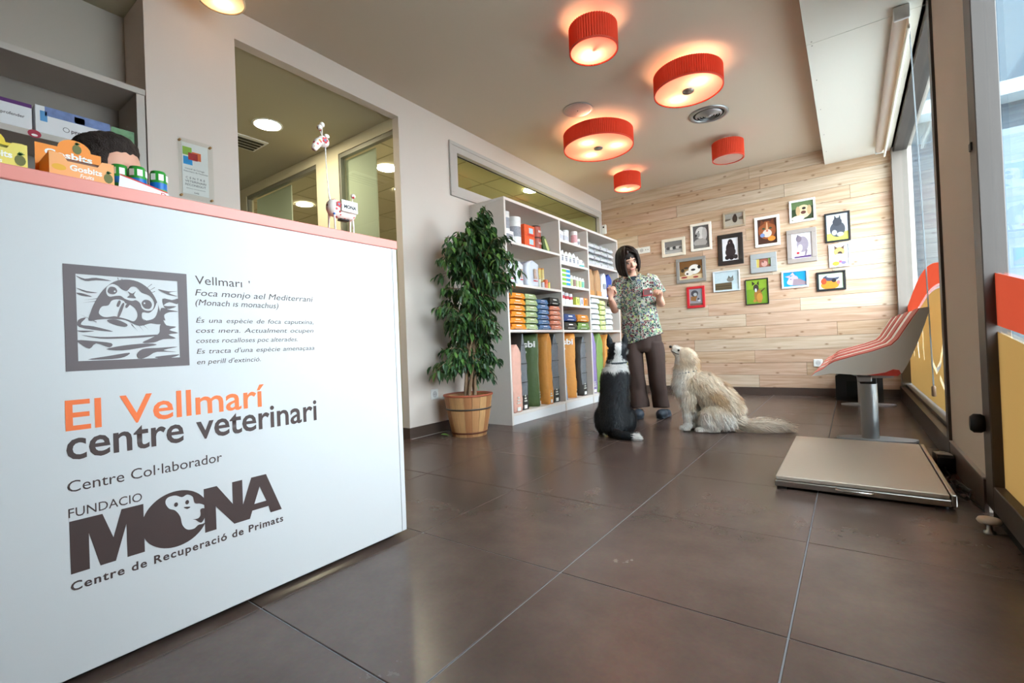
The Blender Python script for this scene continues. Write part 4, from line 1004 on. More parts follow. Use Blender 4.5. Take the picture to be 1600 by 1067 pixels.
kibble('black and grey kibble bag at the end of the middle column', 4.735, .12, .66, [F_BK, K_GY, F_BK], seed=8, bands=3, x=XS - .2, d=.30)
kibble('lilac kibble bag in the far column', 4.965, .15, .70, [K_LI], seed=9, x=XS - .19, d=.30)
kibble('leaf green kibble bag in the far column behind the black and white dog', 5.145, .16, .70, [K_GN], seed=10, x=XS - .19, d=.30)
kibble('amber kibble bag at the far end of the bottom shelf', 5.37, .16, .68, [K_OR], seed=11, x=XS - .19, d=.30)

# jars, tins, cartons
def jar(label, y, z, r, h, m_body, m_cap=None, x=XS - .07, band=None, cat='jar', name='jar', capr=1.02, caph=.16, grp='jars and bottles on the shelves', lie=False):
    t = thing(name, label, cat, (x, y, z), 0, grp)
    hb = h * (1 - caph) if m_cap else h
    MB().lathe([(r * .97, 0), (r, .004), (r, hb - .004), (r * .93, hb)], 20).build('body', m_body, t)
    if m_cap: MB().lathe([(r * capr, hb - .003), (r * capr, h - .003), (r * capr * .93, h)], 20).build('lid', m_cap, t)
    if band: MB().lathe([(r * 1.006, hb * band[0]), (r * 1.006, hb * band[1])], 20, cap0=False, cap1=False).build('label_band', band[2], t)
    return t
M_JAR = mat('white jar', (236, 236, 234), .35); M_JTXT = mat('grey jar print', (150, 152, 160), .6, var=.6, vscale=120)
z = 1.6185
jar('tall white jar with dark print at the near end of the top shelf', 3.372, z + .095, .042, .175, M_JAR, M_JAR, band=(.15, .8, M_JTXT))
carton('white_carton', 'white carton under the tall jar on the top shelf', 'box', XS - .02, 3.31, 3.43, z, .094, .12, [('print', .1, .9, .2, .7, M_JTXT)], 'cartons on the shelves')
jar('wide white tub on the top shelf beside the tall jar', 3.512, z + .0, .062, .245, M_JAR, M_JAR, band=(.3, .75, M_JTXT), name='tub', cat='tub')
M_ORC = mat('orange red carton', (228, 92, 46), .5, var=.25, vscale=30); M_LBP = mat('pale blue panel', (178, 206, 220), .5)
for k in range(2):
    carton('snack_carton', 'orange red carton with pale blue panel, %s of the pair on the top shelf' % ('lower' if k == 0 else 'upper'), 'box', XS - .03, 3.62, 3.795, z + k * .104, .102, .12, [('blue_panel', .45, .85, .25, .75, M_LBP), ('red_strip', .3, .95, .06, .2, M_REDRIM)], 'cartons on the shelves', base=M_ORC)
M_TIN = mat('brown red tin', (140, 62, 50), .35, metal=.2)
for k in range(2):
    t = jar('brown red tin with white letters, %s of the pair on the top shelf' % ('lower' if k == 0 else 'upper'), 3.862, z + k * .114, .058, .113, M_TIN, F_BK, caph=.06, capr=.99, band=(.05, .95, mat('brown tin label', (164, 76, 58), .4)), name='tin', cat='tin')
    for yy in (-.02, .0, .02): MB().lathe([(.0094, 0), (.0094, .0005), (.0058, .0005), (.0058, 0)], 14, cap0=False, cap1=False).xf(lambda p: (.0592 + p[2], yy + p[0], .055 + p[1])).build('letter', M_TXTW, t)
t = thing('leaf_pouch', 'curved green treat pouch leaning at the right end of the top shelf', 'pouch', (XS - .05, 3.965, z + .005))
MB().prism(smooth_closed([(0, 0), (.05, 0), (.115, .004), (.118, .03), (.08, .085), (.035, .135), (.0, .145), (-.02, .11), (-.012, .05)], 4), 'x', -.012, .012).build('pouch', mat('dark leaf print', (70, 90, 50), .45, var=.4, vscale=40), t)
MB().prism(smooth_closed([(.06, .02), (.10, .012), (.10, .035), (.06, .09), (.03, .12), (.02, .10)], 4), 'x', .0125, .0135).build('leaf_print', mat('light green print', (190, 196, 130), .5), t)
# second shelf
z = 1.2455
M_BAGW = mat('white bluish pouch', (214, 218, 228), .35, var=.08, vscale=25)
for k, (y, w_, h, lab) in enumerate(((3.36, .11, .20, 'white pouch at the near end of the second shelf, behind the leaves'), (3.50, .11, .21, 'white pouch second from the near end of the second shelf'), (3.715, .20, .245, 'large white bluish bag with a small picture on the second shelf'))):
    t = thing('food_bag', lab, 'bag', (XS - .07, y, z), 0, 'white bags on the second shelf')
    inst(kibble_mesh('bag', w_, .10, h, [M_BAGW], 20 + k, .15), 'bag', t)
    MB().box(.052, .0545, w_ * .10, w_ * .38, h * .3, h * .68).build('picture', mat('beige dog picture', (190, 160, 140), .6, var=.4, vscale=50), t)
    MB().box(.052, .0545, w_ * .06, w_ * .40, h * .2, h * .24).build('red_line', M_REDRIM, t)
TUB = [(3.845, .018, .085, (214, 226, 206), 'pale green'), (3.868, .021, .215, (226, 128, 92), 'tall salmon'), (3.912, .018, .06, (206, 206, 216), 'short grey'), (3.925, .022, .20, (206, 190, 110), 'yellow'), (3.968, .022, .085, (226, 110, 76), 'short orange red'), (3.985, .022, .205, (214, 190, 120), 'tall straw yellow'), (4.02, .017, .065, (226, 206, 90), 'small bright yellow')]
for k, (y, r, h, c, nm) in enumerate(TUB):
    jar('%s treat tube in the cluster on the second shelf' % nm, y, z, r, h, mat('tube %s' % nm, c, .45, var=.12, vscale=40), F_OC, x=XS - (.035 if h < .1 else .085), caph=.05, name='treat_tube', cat='tube', grp='treat tubes', band=(.12, .55, mat('tube label %s' % nm, tuple(min(255, int(v * .8 + 50)) for v in c), .5, var=.3, vscale=90)))
# middle column
z = 1.7735
for k, y in enumerate((4.292, 4.352, 4.412, 4.468)):
    jar('white jar, %s from the left on the top middle shelf' % ORD[k], y, z, .031, .108, M_JAR, M_JAR, x=XS - .05 - .015 * (k % 2), band=(.2, .75, mat('jar print %d' % k, (196, 198, 206), .6, var=.4, vscale=110)))
jar('big white jar at the back on the top shelf of the middle column', 4.565, z, .046, .165, M_JAR, M_JAR, x=XS - .13, band=(.2, .85, mat('faint red print', (220, 196, 200), .6, var=.3, vscale=80)))
jar('big white jar with red print on the top shelf of the middle column', 4.625, z, .036, .15, M_JAR, M_JAR, x=XS - .045, band=(.2, .85, mat('red jar print', (216, 160, 164), .6, var=.5, vscale=110)))
jar('little white jar at the right end of the top shelf of the middle column', 4.695, z, .026, .075, M_JAR, M_JAR, x=XS - .04, band=(.2, .75, M_JTXT))
z = 1.5405
for k, (y, w_, h) in enumerate(((4.315, .085, .135), (4.400, .075, .13), (4.485, .075, .135), (4.570, .08, .13), (4.650, .07, .11))):
    t = thing('white_pouch', 'white treat pouch, %s from the left on the second middle shelf' % ORD[k], 'pouch', (XS - .06, y, z), 0, 'white treat pouches')
    inst(kibble_mesh('bag', w_, .06, h, [M_JAR], 40 + k, .25), 'bag', t)
    MB().box(.030, .0335, -w_ * .25, w_ * .25, h * .2, h * .5).build('print', M_JTXT, t)
    MB().box(.030, .0338, -w_ * .3, w_ * .3, h * .56, h * .62).build('line_print', mat('faint green print', (150, 180, 130), .6) if k == 2 else M_TXT, t)
t = thing('round_tub', 'round white tub with a turquoise base at the right end of the second shelf', 'tub', (XS - .07, 4.765, z))
MB().lathe([(.045, 0), (.056, .006), (.058, .022)], 24, cap1=False).build('base', mat('turquoise', (90, 186, 186), .4), t)
MB().lathe([(.058, .022), (.054, .055), (.035, .085), (.012, .095)], 24).build('dome', M_JAR, t)
MB().lathe([(.018, 0), (.018, .002)], 16).xf(lambda p: (.052 + p[2], p[0], .05 + p[1])).build('mark', M_JTXT, t)
z = 1.3025
for k in range(4):
    carton('tablet_carton', 'white carton half green and half blue, %s from the bottom of its stack' % ORD[k], 'box', XS - .02, 4.275, 4.455, z + k * .046, .045, .11, [('green_half', .02, .5, .1, .72, mat('fresh green print', (130, 190, 60), .5)), ('blue_half', .5, .98, .1, .72, mat('bright blue print', (40, 140, 200), .5))], 'cartons on the shelves')
for k in range(5):
    jar('white spray bottle, %s from the left beside the green and blue cartons' % ORD[k], 4.498 + .066 * k, z, .024, .122 - .003 * k, M_JAR, M_JAR, x=XS - .04, caph=.2, capr=.8, band=(.1, .85, mat('bottle print %d' % k, ((196, 214, 150), (150, 120, 110), (200, 214, 160), (190, 206, 130), (120, 190, 170))[k], .5, var=.4, vscale=90)), name='spray_bottle', cat='bottle')
z = 1.1055
for k in range(3):
    jar('white bottle with red band, %s from the left on the lower middle shelf' % ORD[k], 4.295 + .088 * k, z, .036, .128 - .006 * k, M_JAR, mat('clear grey cap', (190, 190, 194), .25), x=XS - .05, caph=.26, capr=.95, band=(.62, .98, mat('red bottle label', (190, 44, 56), .45)), name='supplement_bottle', cat='bottle')
for k, (c, nm) in enumerate((((206, 222, 100), 'lime green'), ((206, 206, 232), 'lilac white'), ((244, 134, 84), 'orange'))):
    t = carton('slim_carton', 'slim %s carton on the lower middle shelf' % nm, 'box', XS - .02, 4.565 + .094 * k, 4.645 + .094 * k, z, .088, .08, [('print', .42, .60, .2, .8, M_TXT), ('top_line', .3, .7, .84, .9, M_TXTW)], 'cartons on the shelves', base=mat('%s card' % nm, c, .5))
# far column, upper shelves
z = 1.6005
for c_, (y0, y1) in enumerate(((4.885, 5.06), (5.07, 5.23), (5.24, 5.42), (5.43, 5.60))):
    n_ = 4; h = .068
    for k in range(n_):
        t = thing('silver_bag', 'silvery bag, %s from the bottom of the %s pile, top far shelf' % (ORD[k], ('first', 'second', 'third', 'fourth')[c_]), 'bag', (XS - .012 - .008 * (k % 2), (y0 + y1) / 2, z + k * h), .04 * ((k + c_) % 3 - 1), 'silver bags')
        inst(pouch_mesh('bag', (y1 - y0) * .97, .22, h * 1.0, F_SV, c_ * 5 + k), 'bag', t)
        MB().add([(.004, -.05, h * .52), (.004, .03, h * .52), (-.006, .03, h * .8), (-.006, -.05, h * .8)], [(0, 1, 2, 3)]).build('print', mat('grey green print', (140, 150, 140), .6, var=.5, vscale=90), t)
z = 1.2385
M_KRAFT = mat('brown kraft paper', (182, 142, 104), .8, var=.12, vscale=18)
for k, (y, w_, rz, h) in enumerate(((4.945, .125, .0, .30), (5.12, .18, .12, .31))):
    t = thing('paper_bag', ('narrow' if k == 0 else 'wide') + ' brown paper bag with a folded top in the far column', 'bag', (XS - .10, y, z), rz, 'brown paper bags')
    inst(kibble_mesh('bag', w_, .17, h, [M_KRAFT], 60 + k, .35), 'bag', t)
    MB().box(.088, .094, -w_ * .47, w_ * .47, .0, .055).build('base_fold', mat('orange kraft', (196, 140, 84), .8), t)
for k, (y, w_, m, lab) in enumerate(((5.315, .12, M_BAGW, 'pale white bag beside the brown paper bags'), (5.46, .14, foil('royal blue bag', (50, 70, 150)), 'royal blue bag beside the woman head'))):
    t = thing('food_bag', lab, 'bag', (XS - .10, y, z), 0); inst(kibble_mesh('bag', w_, .15, .29, [m], 66 + k, .2), 'bag', t)
    MB().box(.076, .084, -.03, .03, .10, .16).build('print', M_JTXT, t)

# ------------------------------------------------------------------ potted tree
pot = thing('tree_planter', 'wooden barrel planter with two hoops at the end of the shelving', 'planter', (-2.49, 2.815, 0))
STV = [mat('stave oak %d' % k, c, .5, var=.22, vscale=6, stretch=(6, 6, 1)) for k, c in enumerate(((190, 138, 92), (176, 120, 78), (206, 158, 108), (196, 146, 98)))]
NS = 18; rb, rt, hp = .135, .192, .315
rs_ = random.Random(4)
for k in range(NS):
    a0 = 2 * PI * k / NS + .006; a1 = 2 * PI * (k + 1) / NS - .006
    vs = []
    for (r_, z_) in ((rb, .0), (rb + (rt - rb) * .5 + .004, hp * .5), (rt, hp), (rt - .022, hp), (rb - .02, .0)):
        for q in range(4):
            a = a0 + (a1 - a0) * q / 3; vs.append((r_ * math.cos(a), r_ * math.sin(a), z_))
    fs = [(i * 4 + q, i * 4 + q + 1, ((i + 1) % 5) * 4 + q + 1, ((i + 1) % 5) * 4 + q) for i in range(5) for q in range(3)] + [tuple(i * 4 for i in range(5)), tuple(i * 4 + 3 for i in range(5))]
    MB().add(vs, fs).build('stave', STV[rs_.randrange(4)], pot)
def hoop(z_, m, wd=.012):
    r_ = rb + (rt - rb) * z_ / hp + .0045
    MB().lathe([(r_ - .004, z_ - wd / 2), (r_ + .002, z_ - wd / 2), (r_ + .0035, z_ + wd / 2), (r_ - .003, z_ + wd / 2)], 40, cap0=False, cap1=False).build('hoop', m, pot)
hoop(.215, mat('grey metal hoop', (96, 88, 82), .45, metal=.6)); hoop(.030, mat('dark copper hoop', (110, 62, 44), .45, metal=.5))
MB().lathe([(rt - .003, hp - .004), (rt + .006, hp - .002), (rt + .006, hp + .010), (rt - .008, hp + .012), (rt - .022, hp + .002)], 40, cap0=False, cap1=False).build('rim', mat('terracotta rim', (176, 92, 66), .5), pot)
MB().lathe([(rt - .018, hp - .03), (.001, hp - .025)], 32, cap0=False, cap1=False, wob=lambda k: 1).build('soil', mat('dark soil', (58, 44, 36), .95, var=.4, vscale=60, bump=.8), pot)
tree = thing('ficus_tree', 'leafy weeping fig tree with braided stems standing in the barrel planter', 'plant', (-2.49, 2.815, hp - .03))
M_BARK = mat('fig bark', (150, 122, 96), .85, var=.25, vscale=25, bump=.5)
rt_ = random.Random(12)
n_ = Vector((-.652, .758, 0)); r_ax = Vector((.758, .652, 0))
stems = []
for k in range(5):
    a = k * 2 * PI / 5; pts = []
    for i in range(13):
        t_ = i / 12; zz = t_ * 1.12; rr = .030 * (1 - t_) + .012
        aa = a + t_ * 4.2
        pts.append(Vector((rr * math.cos(aa), rr * math.sin(aa), zz)) + r_ax * (.02 + .12 * t_ ** 2))
    MB().tube(pts, [.0135 - .0065 * i / 12 for i in range(13)], 8).build('stem', M_BARK, tree)
    stems.append(pts)
# crown outline in the picture plane: (height above floor, left, right), from bottom to top
OUT = [(.36, -.10, .17), (.44, -.29, .26), (.55, -.27, .31), (.70, -.23, .31), (.80, -.19, .29), (.92, -.20, .33), (1.02, -.29, .36), (1.10, -.27, .38), (1.20, -.22, .46), (1.30, -.23, .47), (1.42, -.27, .44), (1.52, -.20, .40), (1.60, -.08, .34), (1.68, .06, .26), (1.76, .14, .22), (1.84, .19, .215)]
def lim(z):
    for (a, b) in zip(OUT, OUT[1:]):
        if a[0] <= z <= b[0]:
            t_ = (z - a[0]) / (b[0] - a[0]); return a[1] + (b[1] - a[1]) * t_, a[2] + (b[2] - a[2]) * t_
    return (-.1, .1)
tw = MB(); anchors = []
for k in range(190):
    zz = rt_.uniform(.42, 1.80) if k > 20 else rt_.uniform(1.0, 1.6)
    l, r = lim(zz); s_ = rt_.uniform(l, r) * .93; d_ = rt_.uniform(-.24, .26) * min(1, (r - l) / .5)
    if k == 189: zz, s_, d_ = 1.83, .20, 0
    # branch leaves a stem lower down / higher up and arches over
    st = stems[rt_.randrange(5)]; i0 = max(2, min(12, int((zz - .30 + rt_.uniform(-.25, .05)) / 1.12 * 12)))
    A = st[i0]; Bp = r_ax * s_ + n_ * d_ + Vector((0, 0, zz - (hp - .03)))
    mid = A.lerp(Bp, .5) + Vector((0, 0, .07 + rt_.uniform(0, .06)))
    pts = [A, A.lerp(mid, .5) + Vector((0, 0, .02)), mid, mid.lerp(Bp, .55) + Vector((0, 0, .01)), Bp]
    tw.tube(pts, [.0045, .0036, .0028, .002, .0012], 5, cap=False)
    anchors.append((pts, s_, d_))
tag(tw.build('twigs', M_BARK, tree), kind='stuff')
LEAVES = [mat('fig leaf %d' % k, c, .42, spec=.5) for k, c in enumerate(((52, 84, 44), (66, 104, 52), (44, 70, 42), (92, 130, 62), (58, 92, 58)))]
def leaf_geo(L=.068, W=.031):
    P = [(0, 0, 0), (L * .25, W * .42, .004), (L * .55, W * .44, .002), (L * .82, W * .2, -.006), (L, 0, -.014), (L * .82, -W * .2, -.006), (L * .55, -W * .44, .002), (L * .25, -W * .42, .004), (L * .5, 0, -.004)]
    return P, [(0, 1, 8), (1, 2, 8), (2, 3, 8), (3, 4, 8), (4, 5, 8), (5, 6, 8), (6, 7, 8), (7, 0, 8)]
LP_, LF_ = leaf_geo()
LM = []
for k in range(5):
    me = bpy.data.meshes.new('leaf'); me.from_pydata(LP_, [], LF_); me.materials.append(LEAVES[k]); LM.append(me)
spots = []
for pts, s_, d_ in anchors:
    for q in range(24):
        t_ = rt_.uniform(.30, 1.0) * 4; i = min(3, int(t_)); p = pts[i].lerp(pts[i + 1], t_ - i)
        p = p + Vector((rt_.uniform(-.03, .03), rt_.uniform(-.03, .03), rt_.uniform(-.035, .02)))
        out = (r_ax * (s_ + .01) + n_ * d_); out = out.normalized() if out.length > .01 else Vector((1, 0, 0))
        dr = (out * rt_.uniform(.0, .9) + Vector((rt_.uniform(-.8, .8), rt_.uniform(-.8, .8), -rt_.uniform(.4, 1.3)))).normalized()
        spots.append((p, dr, rt_.uniform(.75, 1.25), rt_.randrange(5)))
def leaf_rot(dr):
    q = dr.to_track_quat('X', 'Z'); return q
spots = [sp for sp in spots if (sp[0].x > XL + .06 + 2.49) or True]
def clampp(p):   # keep leaves in front of the wall and the shelf side
    w_ = p + Vector((-2.49, 2.815, 0)); w_.x = max(w_.x, XL + .05)
    if w_.x < XS + .03: w_.y = min(w_.y, 3.21)
    return w_ - Vector((-2.49, 2.815, 0))
spots.sort(key=lambda sp: sp[0].dot(n_))
for p, dr, sc_, k in spots[:300]:
    o = bpy.data.objects.new('leaf', LM[k]); COL.objects.link(o); o.parent = tree; o.location = clampp(p); o.rotation_mode = 'QUATERNION'; o.rotation_quaternion = leaf_rot(dr); o.scale = (sc_,) * 3
fo = MB()
for p, dr, sc_, k in spots[300:]:
    M3 = leaf_rot(dr).to_matrix(); p = clampp(p)
    fo.add([p + M3 @ (Vector(v) * sc_) for v in LP_], LF_, k)
tag(fo.build('foliage', LEAVES, tree), kind='stuff')
t = tag(inst(LM[3], 'fallen_leaf', None, (-2.66, 2.66, .012), (.25, 0, .6), (1.1, 1, 1)), 'single green leaf fallen on the floor beside the planter', 'leaf')

# ------------------------------------------------------------------ framed photographs on the plank wall
PM = {}
def pcol(c):
    if c not in PM: PM[c] = mat('photo tone %d %d %d' % c, c, .35, var=.10, vscale=45)
    return PM[c]
def ellp(cx, cy, rx, ry, rot=0, n=18):
    return [(cx + rx * math.cos(a * 2 * PI / n) * math.cos(rot) - ry * math.sin(a * 2 * PI / n) * math.sin(rot), cy + rx * math.cos(a * 2 * PI / n) * math.sin(rot) + ry * math.sin(a * 2 * PI / n) * math.cos(rot)) for a in range(n)]
def framed(label, cx, cz, w, h, fw, fcol, shapes, bg, matw=0.0, matcol=(240, 240, 238), tilt=0.0, depth=.022, frough=.5):
    """shapes: (colour, polygon in the unit square of the picture, y up)"""
    t = thing('picture_frame', label, 'picture', (cx, YB - .003, cz), 0, 'framed photographs on the plank wall'); t.rotation_euler = (0, -tilt, 0)
    fm = mat('frame %d %d %d' % fcol, fcol, frough, var=.08, vscale=20)
    W, Hh = w / 2, h / 2
    for nm, a in (('frame_rail', (-W, W, Hh - fw, Hh)), ('frame_rail', (-W, W, -Hh, -Hh + fw)), ('frame_stile', (-W, -W + fw, -Hh + fw, Hh - fw)), ('frame_stile', (W - fw, W, -Hh + fw, Hh - fw))):
        MB().cbox(a[0], a[1], -depth, -.001, a[2], a[3], .003).build(nm, fm, t)
    iw, ih = W - fw, Hh - fw
    if matw:
        MB().box(-iw, iw, -.010, -.004, -ih, ih).build('passe_partout', mat('mount %d %d %d' % matcol, matcol, .8), t); iw -= matw; ih -= matw
    mb = MB(); mats = [pcol(bg)]; y0 = -.0108 if matw else -.0085
    mb.box(-iw, iw, y0 - .0006, y0 + .004, -ih, ih, 0)
    for k, (c, pl_) in enumerate(shapes):
        m = pcol(c)
        if m not in mats: mats.append(m)
        yy = y0 - .0008 - .00012 * k
        P = [(min(.999, max(.001, p[0])), min(.999, max(.001, p[1]))) for p in pl_]
        mb.add([(-iw + 2 * iw * p[0], yy, -ih + 2 * ih * p[1]) for p in P], [tuple(range(len(P)))], mats.index(m))
    tag(mb.build('photograph', mats, t), kind='stuff')
    return t
E_ = ellp
def tri(*p): return list(p)
framed('cream frame with a black and white photo of horses, leftmost on the plank wall', -1.806, 1.872, .298, .232, .038, (232, 220, 202),
       [((120, 120, 120), [(0, .55), (1, .6), (1, 1), (0, 1)]), ((70, 70, 72), E_(.2, .45, .12, .12)), ((206, 206, 204), E_(.38, .42, .10, .12)), ((60, 60, 62), E_(.55, .45, .11, .13)), ((200, 200, 198), E_(.74, .46, .12, .11)), ((90, 90, 90), E_(.88, .42, .08, .1)), ((180, 180, 180), [(0, 0), (1, 0), (1, .25), (0, .2)])], (150, 150, 150))
framed('white frame with a black and white photo of a puppy head', -1.464, 1.949, .250, .342, .030, (238, 230, 218),
       [((216, 214, 212), E_(.5, .68, .34, .26)), ((190, 188, 186), E_(.72, .62, .16, .28)), ((150, 148, 146), E_(.3, .6, .14, .12)), ((40, 40, 42), E_(.2, .58, .06, .05)), ((30, 30, 30), E_(.36, .74, .035, .03)), ((170, 166, 162), E_(.45, .25, .42, .18)), ((120, 116, 112), [(0, 0), (1, 0), (1, .12), (0, .16)])], (96, 94, 94))
framed('small driftwood frame with a brown photo of an animal on a path', -1.080, 2.093, .242, .189, .022, (176, 156, 132),
       [((150, 146, 138), [(0, .5), (1, .55), (1, 1), (0, 1)]), ((60, 48, 40), E_(.55, .55, .14, .32)), ((50, 40, 34), E_(.56, .82, .08, .12)), ((96, 86, 74), [(0, .42), (.3, .5), (.3, .6), (0, .6)]), ((100, 92, 80), [(.75, .45), (1, .4), (1, .7), (.75, .62)])], (176, 166, 152))
framed('broad black frame with a photo of a sitting black poodle', -1.134, 1.743, .280, .371, .052, (44, 36, 32),
       [((46, 36, 38), E_(.5, .78, .17, .18)), ((40, 32, 34), E_(.5, .55, .28, .28)), ((52, 42, 44), E_(.5, .38, .33, .22)), ((38, 30, 32), E_(.28, .14, .14, .10)), ((38, 30, 32), E_(.55, .12, .15, .10)), ((44, 36, 38), E_(.8, .15, .14, .10)), ((150, 130, 130), E_(.46, .80, .035, .03))], (226, 224, 228))
framed('white frame with a close photo of a tabby cat face', -.737, 1.890, .256, .349, .030, (240, 236, 226),
       [((150, 84, 50), E_(.5, .55, .46, .36)), ((110, 60, 38), tri((.12, .72), (.2, .98), (.4, .84))), ((110, 60, 38), tri((.6, .84), (.84, .98), (.9, .72))), ((214, 196, 186), E_(.5, .42, .24, .16)), ((196, 110, 90), E_(.5, .52, .06, .04)), ((60, 80, 60), E_(.32, .62, .08, .035)), ((60, 80, 60), E_(.68, .62, .08, .035)), ((206, 160, 120), [(.44, .56), (.56, .56), (.53, .86), (.47, .86)]), ((226, 140, 60), E_(.72, .2, .2, .1)), ((120, 140, 190), E_(.25, .36, .12, .08))], (70, 44, 36))
framed('white frame with a photo of a laughing golden dog, highest on the wall', -.385, 2.059, .250, .248, .022, (240, 240, 236),
       [((96, 116, 76), [(0, .6), (1, .7), (1, 1), (0, 1)]), ((222, 196, 160), E_(.55, .45, .34, .36)), ((196, 164, 124), E_(.3, .5, .1, .26)), ((196, 164, 124), E_(.82, .5, .1, .26)), ((40, 34, 34), E_(.58, .62, .09, .07)), ((90, 54, 48), E_(.55, .40, .12, .09)), ((236, 216, 190), E_(.3, .12, .3, .14))], (52, 66, 42))
framed('wide grey frame with a photo of a grey cat on a purple cushion', -.405, 1.672, .282, .373, .048, (158, 146, 140),
       [((150, 138, 150), E_(.55, .55, .30, .32)), ((120, 108, 120), E_(.36, .78, .15, .13)), ((110, 98, 110), tri((.26, .84), (.30, .97), (.40, .88))), ((90, 60, 110), [(.1, .02), (.95, .02), (.95, .10), (.1, .08)]), ((226, 210, 214), E_(.42, .42, .12, .14)), ((196, 60, 70), E_(.3, .22, .08, .05)), ((130, 116, 130), [(.62, .1), (.72, .1), (.8, .3), (.7, .35)])], (232, 226, 236), tilt=.0)
framed('black frame with a photo of a dark dog sitting on yellow grass', -.073, 1.819, .225, .315, .018, (30, 30, 32),
       [((206, 200, 90), [(0, 0), (1, 0), (1, .32), (0, .28)]), ((70, 72, 80), E_(.5, .42, .36, .30)), ((60, 62, 70), E_(.5, .70, .22, .16)), ((40, 42, 46), tri((.36, .8), (.38, .98), (.47, .84))), ((40, 42, 46), tri((.56, .84), (.64, .98), (.66, .8))), ((186, 186, 190), E_(.35, .3, .12, .10)), ((180, 180, 186), E_(.62, .22, .16, .08))], (206, 212, 226))
framed('slim white frame with a photo of an akita dog among toys', -.068, 1.515, .185, .248, .012, (240, 244, 246),
       [((190, 150, 96), E_(.5, .68, .30, .22)), ((90, 66, 50), tri((.24, .78), (.24, .98), (.42, .86))), ((90, 66, 50), tri((.6, .86), (.8, .98), (.76, .78))), ((60, 48, 46), E_(.54, .58, .13, .10)), ((226, 206, 180), E_(.5, .36, .36, .22)), ((236, 190, 60), E_(.3, .12, .2, .1)), ((220, 90, 120), E_(.55, .2, .1, .06)), ((120, 110, 190), E_(.72, .14, .14, .08))], (232, 236, 244))
framed('grey weathered frame with a photo of a dalmatian resting on patterned cloth', -1.603, 1.554, .359, .311, .040, (142, 138, 134),
       [((120, 82, 44), [(0, .55), (1, .7), (1, 1), (0, 1)]), ((214, 190, 150), [(0, 0), (1, 0), (1, .25), (0, .2)]), ((236, 232, 226), E_(.66, .52, .26, .26)), ((226, 220, 212), E_(.42, .34, .20, .15)), ((34, 30, 30), E_(.60, .50, .10, .06)), ((30, 28, 28), E_(.34, .30, .05, .05)), ((40, 34, 34), E_(.86, .62, .07, .1)), ((60, 50, 44), E_(.14, .5, .08, .10)), ((150, 50, 50), E_(.2, .12, .14, .05)), ((150, 50, 50), E_(.7, .1, .12, .05)), ((60, 50, 44), E_(.3, .62, .1, .06))], (150, 118, 76))
framed('pale blue white frame with a photo of a kitten behind a wicker basket', -1.195, 1.368, .301, .252, .014, (208, 216, 220),
       [((96, 82, 60), [(.03, .03), (.72, .03), (.72, .42), (.03, .40)]), ((66, 56, 42), [(.03, .22), (.72, .22), (.72, .26), (.03, .26)]), ((66, 56, 42), [(.03, .10), (.72, .10), (.72, .14), (.03, .14)]), ((120, 118, 112), E_(.66, .56, .14, .12)), ((90, 88, 84), tri((.56, .64), (.6, .78), (.68, .66))), ((90, 88, 84), tri((.7, .66), (.78, .78), (.78, .62))), ((196, 214, 222), [(.74, .03), (.98, .03), (.98, .3), (.74, .3)])], (186, 202, 208))
framed('grey felt frame with a tiny photo of a brown dog', -.788, 1.532, .270, .222, .062, (158, 160, 160),
       [((150, 90, 76), E_(.5, .5, .36, .5)), ((196, 150, 140), E_(.56, .4, .22, .34)), ((80, 44, 40), E_(.48, .62, .06, .08)), ((190, 170, 90), [(0, 0), (.18, 0), (.2, 1), (0, 1)]), ((120, 150, 80), [(.84, .3), (1, .3), (1, 1), (.84, 1)])], (130, 84, 66))
framed('white frame with a photo of a pink hairless cat on blue', -.486, 1.309, .258, .198, .018, (242, 244, 246),
       [((196, 170, 186), E_(.42, .42, .22, .34, -.3)), ((186, 160, 176), tri((.06, .72), (.3, .78), (.3, .56))), ((196, 170, 186), tri((.3, .78), (.42, .98), (.52, .74))), ((150, 130, 140), [(.4, .05), (1, .05), (1, .25), (.7, .5), (.45, .5)]), ((226, 200, 210), E_(.28, .3, .12, .16)), ((60, 90, 110), E_(.33, .50, .03, .03))], (30, 140, 190))
framed('black frame with a photo of an orange and black animal, lowest on the right', -.151, 1.250, .262, .208, .022, (24, 24, 26),
       [((220, 130, 40), E_(.45, .24, .38, .3)), ((70, 70, 90), E_(.5, .70, .34, .2)), ((186, 190, 206), E_(.62, .80, .3, .1)), ((190, 70, 40), E_(.2, .5, .12, .2)), ((40, 36, 44), E_(.62, .52, .1, .12)), ((206, 110, 110), E_(.8, .38, .07, .14))], (196, 216, 190))
framed('thin black frame with a photo of a shepherd puppy sitting on bright grass', -.869, 1.206, .242, .299, .010, (30, 34, 26),
       [((130, 160, 50), [(0, .6), (1, .65), (1, 1), (0, 1)]), ((150, 104, 50), E_(.55, .34, .19, .28)), ((60, 50, 46), E_(.46, .66, .13, .15)), ((46, 38, 34), tri((.28, .76), (.27, .95), (.42, .84))), ((46, 38, 34), tri((.5, .84), (.6, .96), (.6, .74))), ((200, 200, 206), E_(.45, .56, .05, .08)), ((186, 130, 60), E_(.62, .26, .14, .18)), ((80, 60, 40), [(.7, .46), (.88, .6), (.86, .64), (.68, .52)]), ((170, 120, 60), E_(.38, .12, .07, .06)), ((170, 120, 60), E_(.62, .08, .1, .05))], (110, 146, 44))
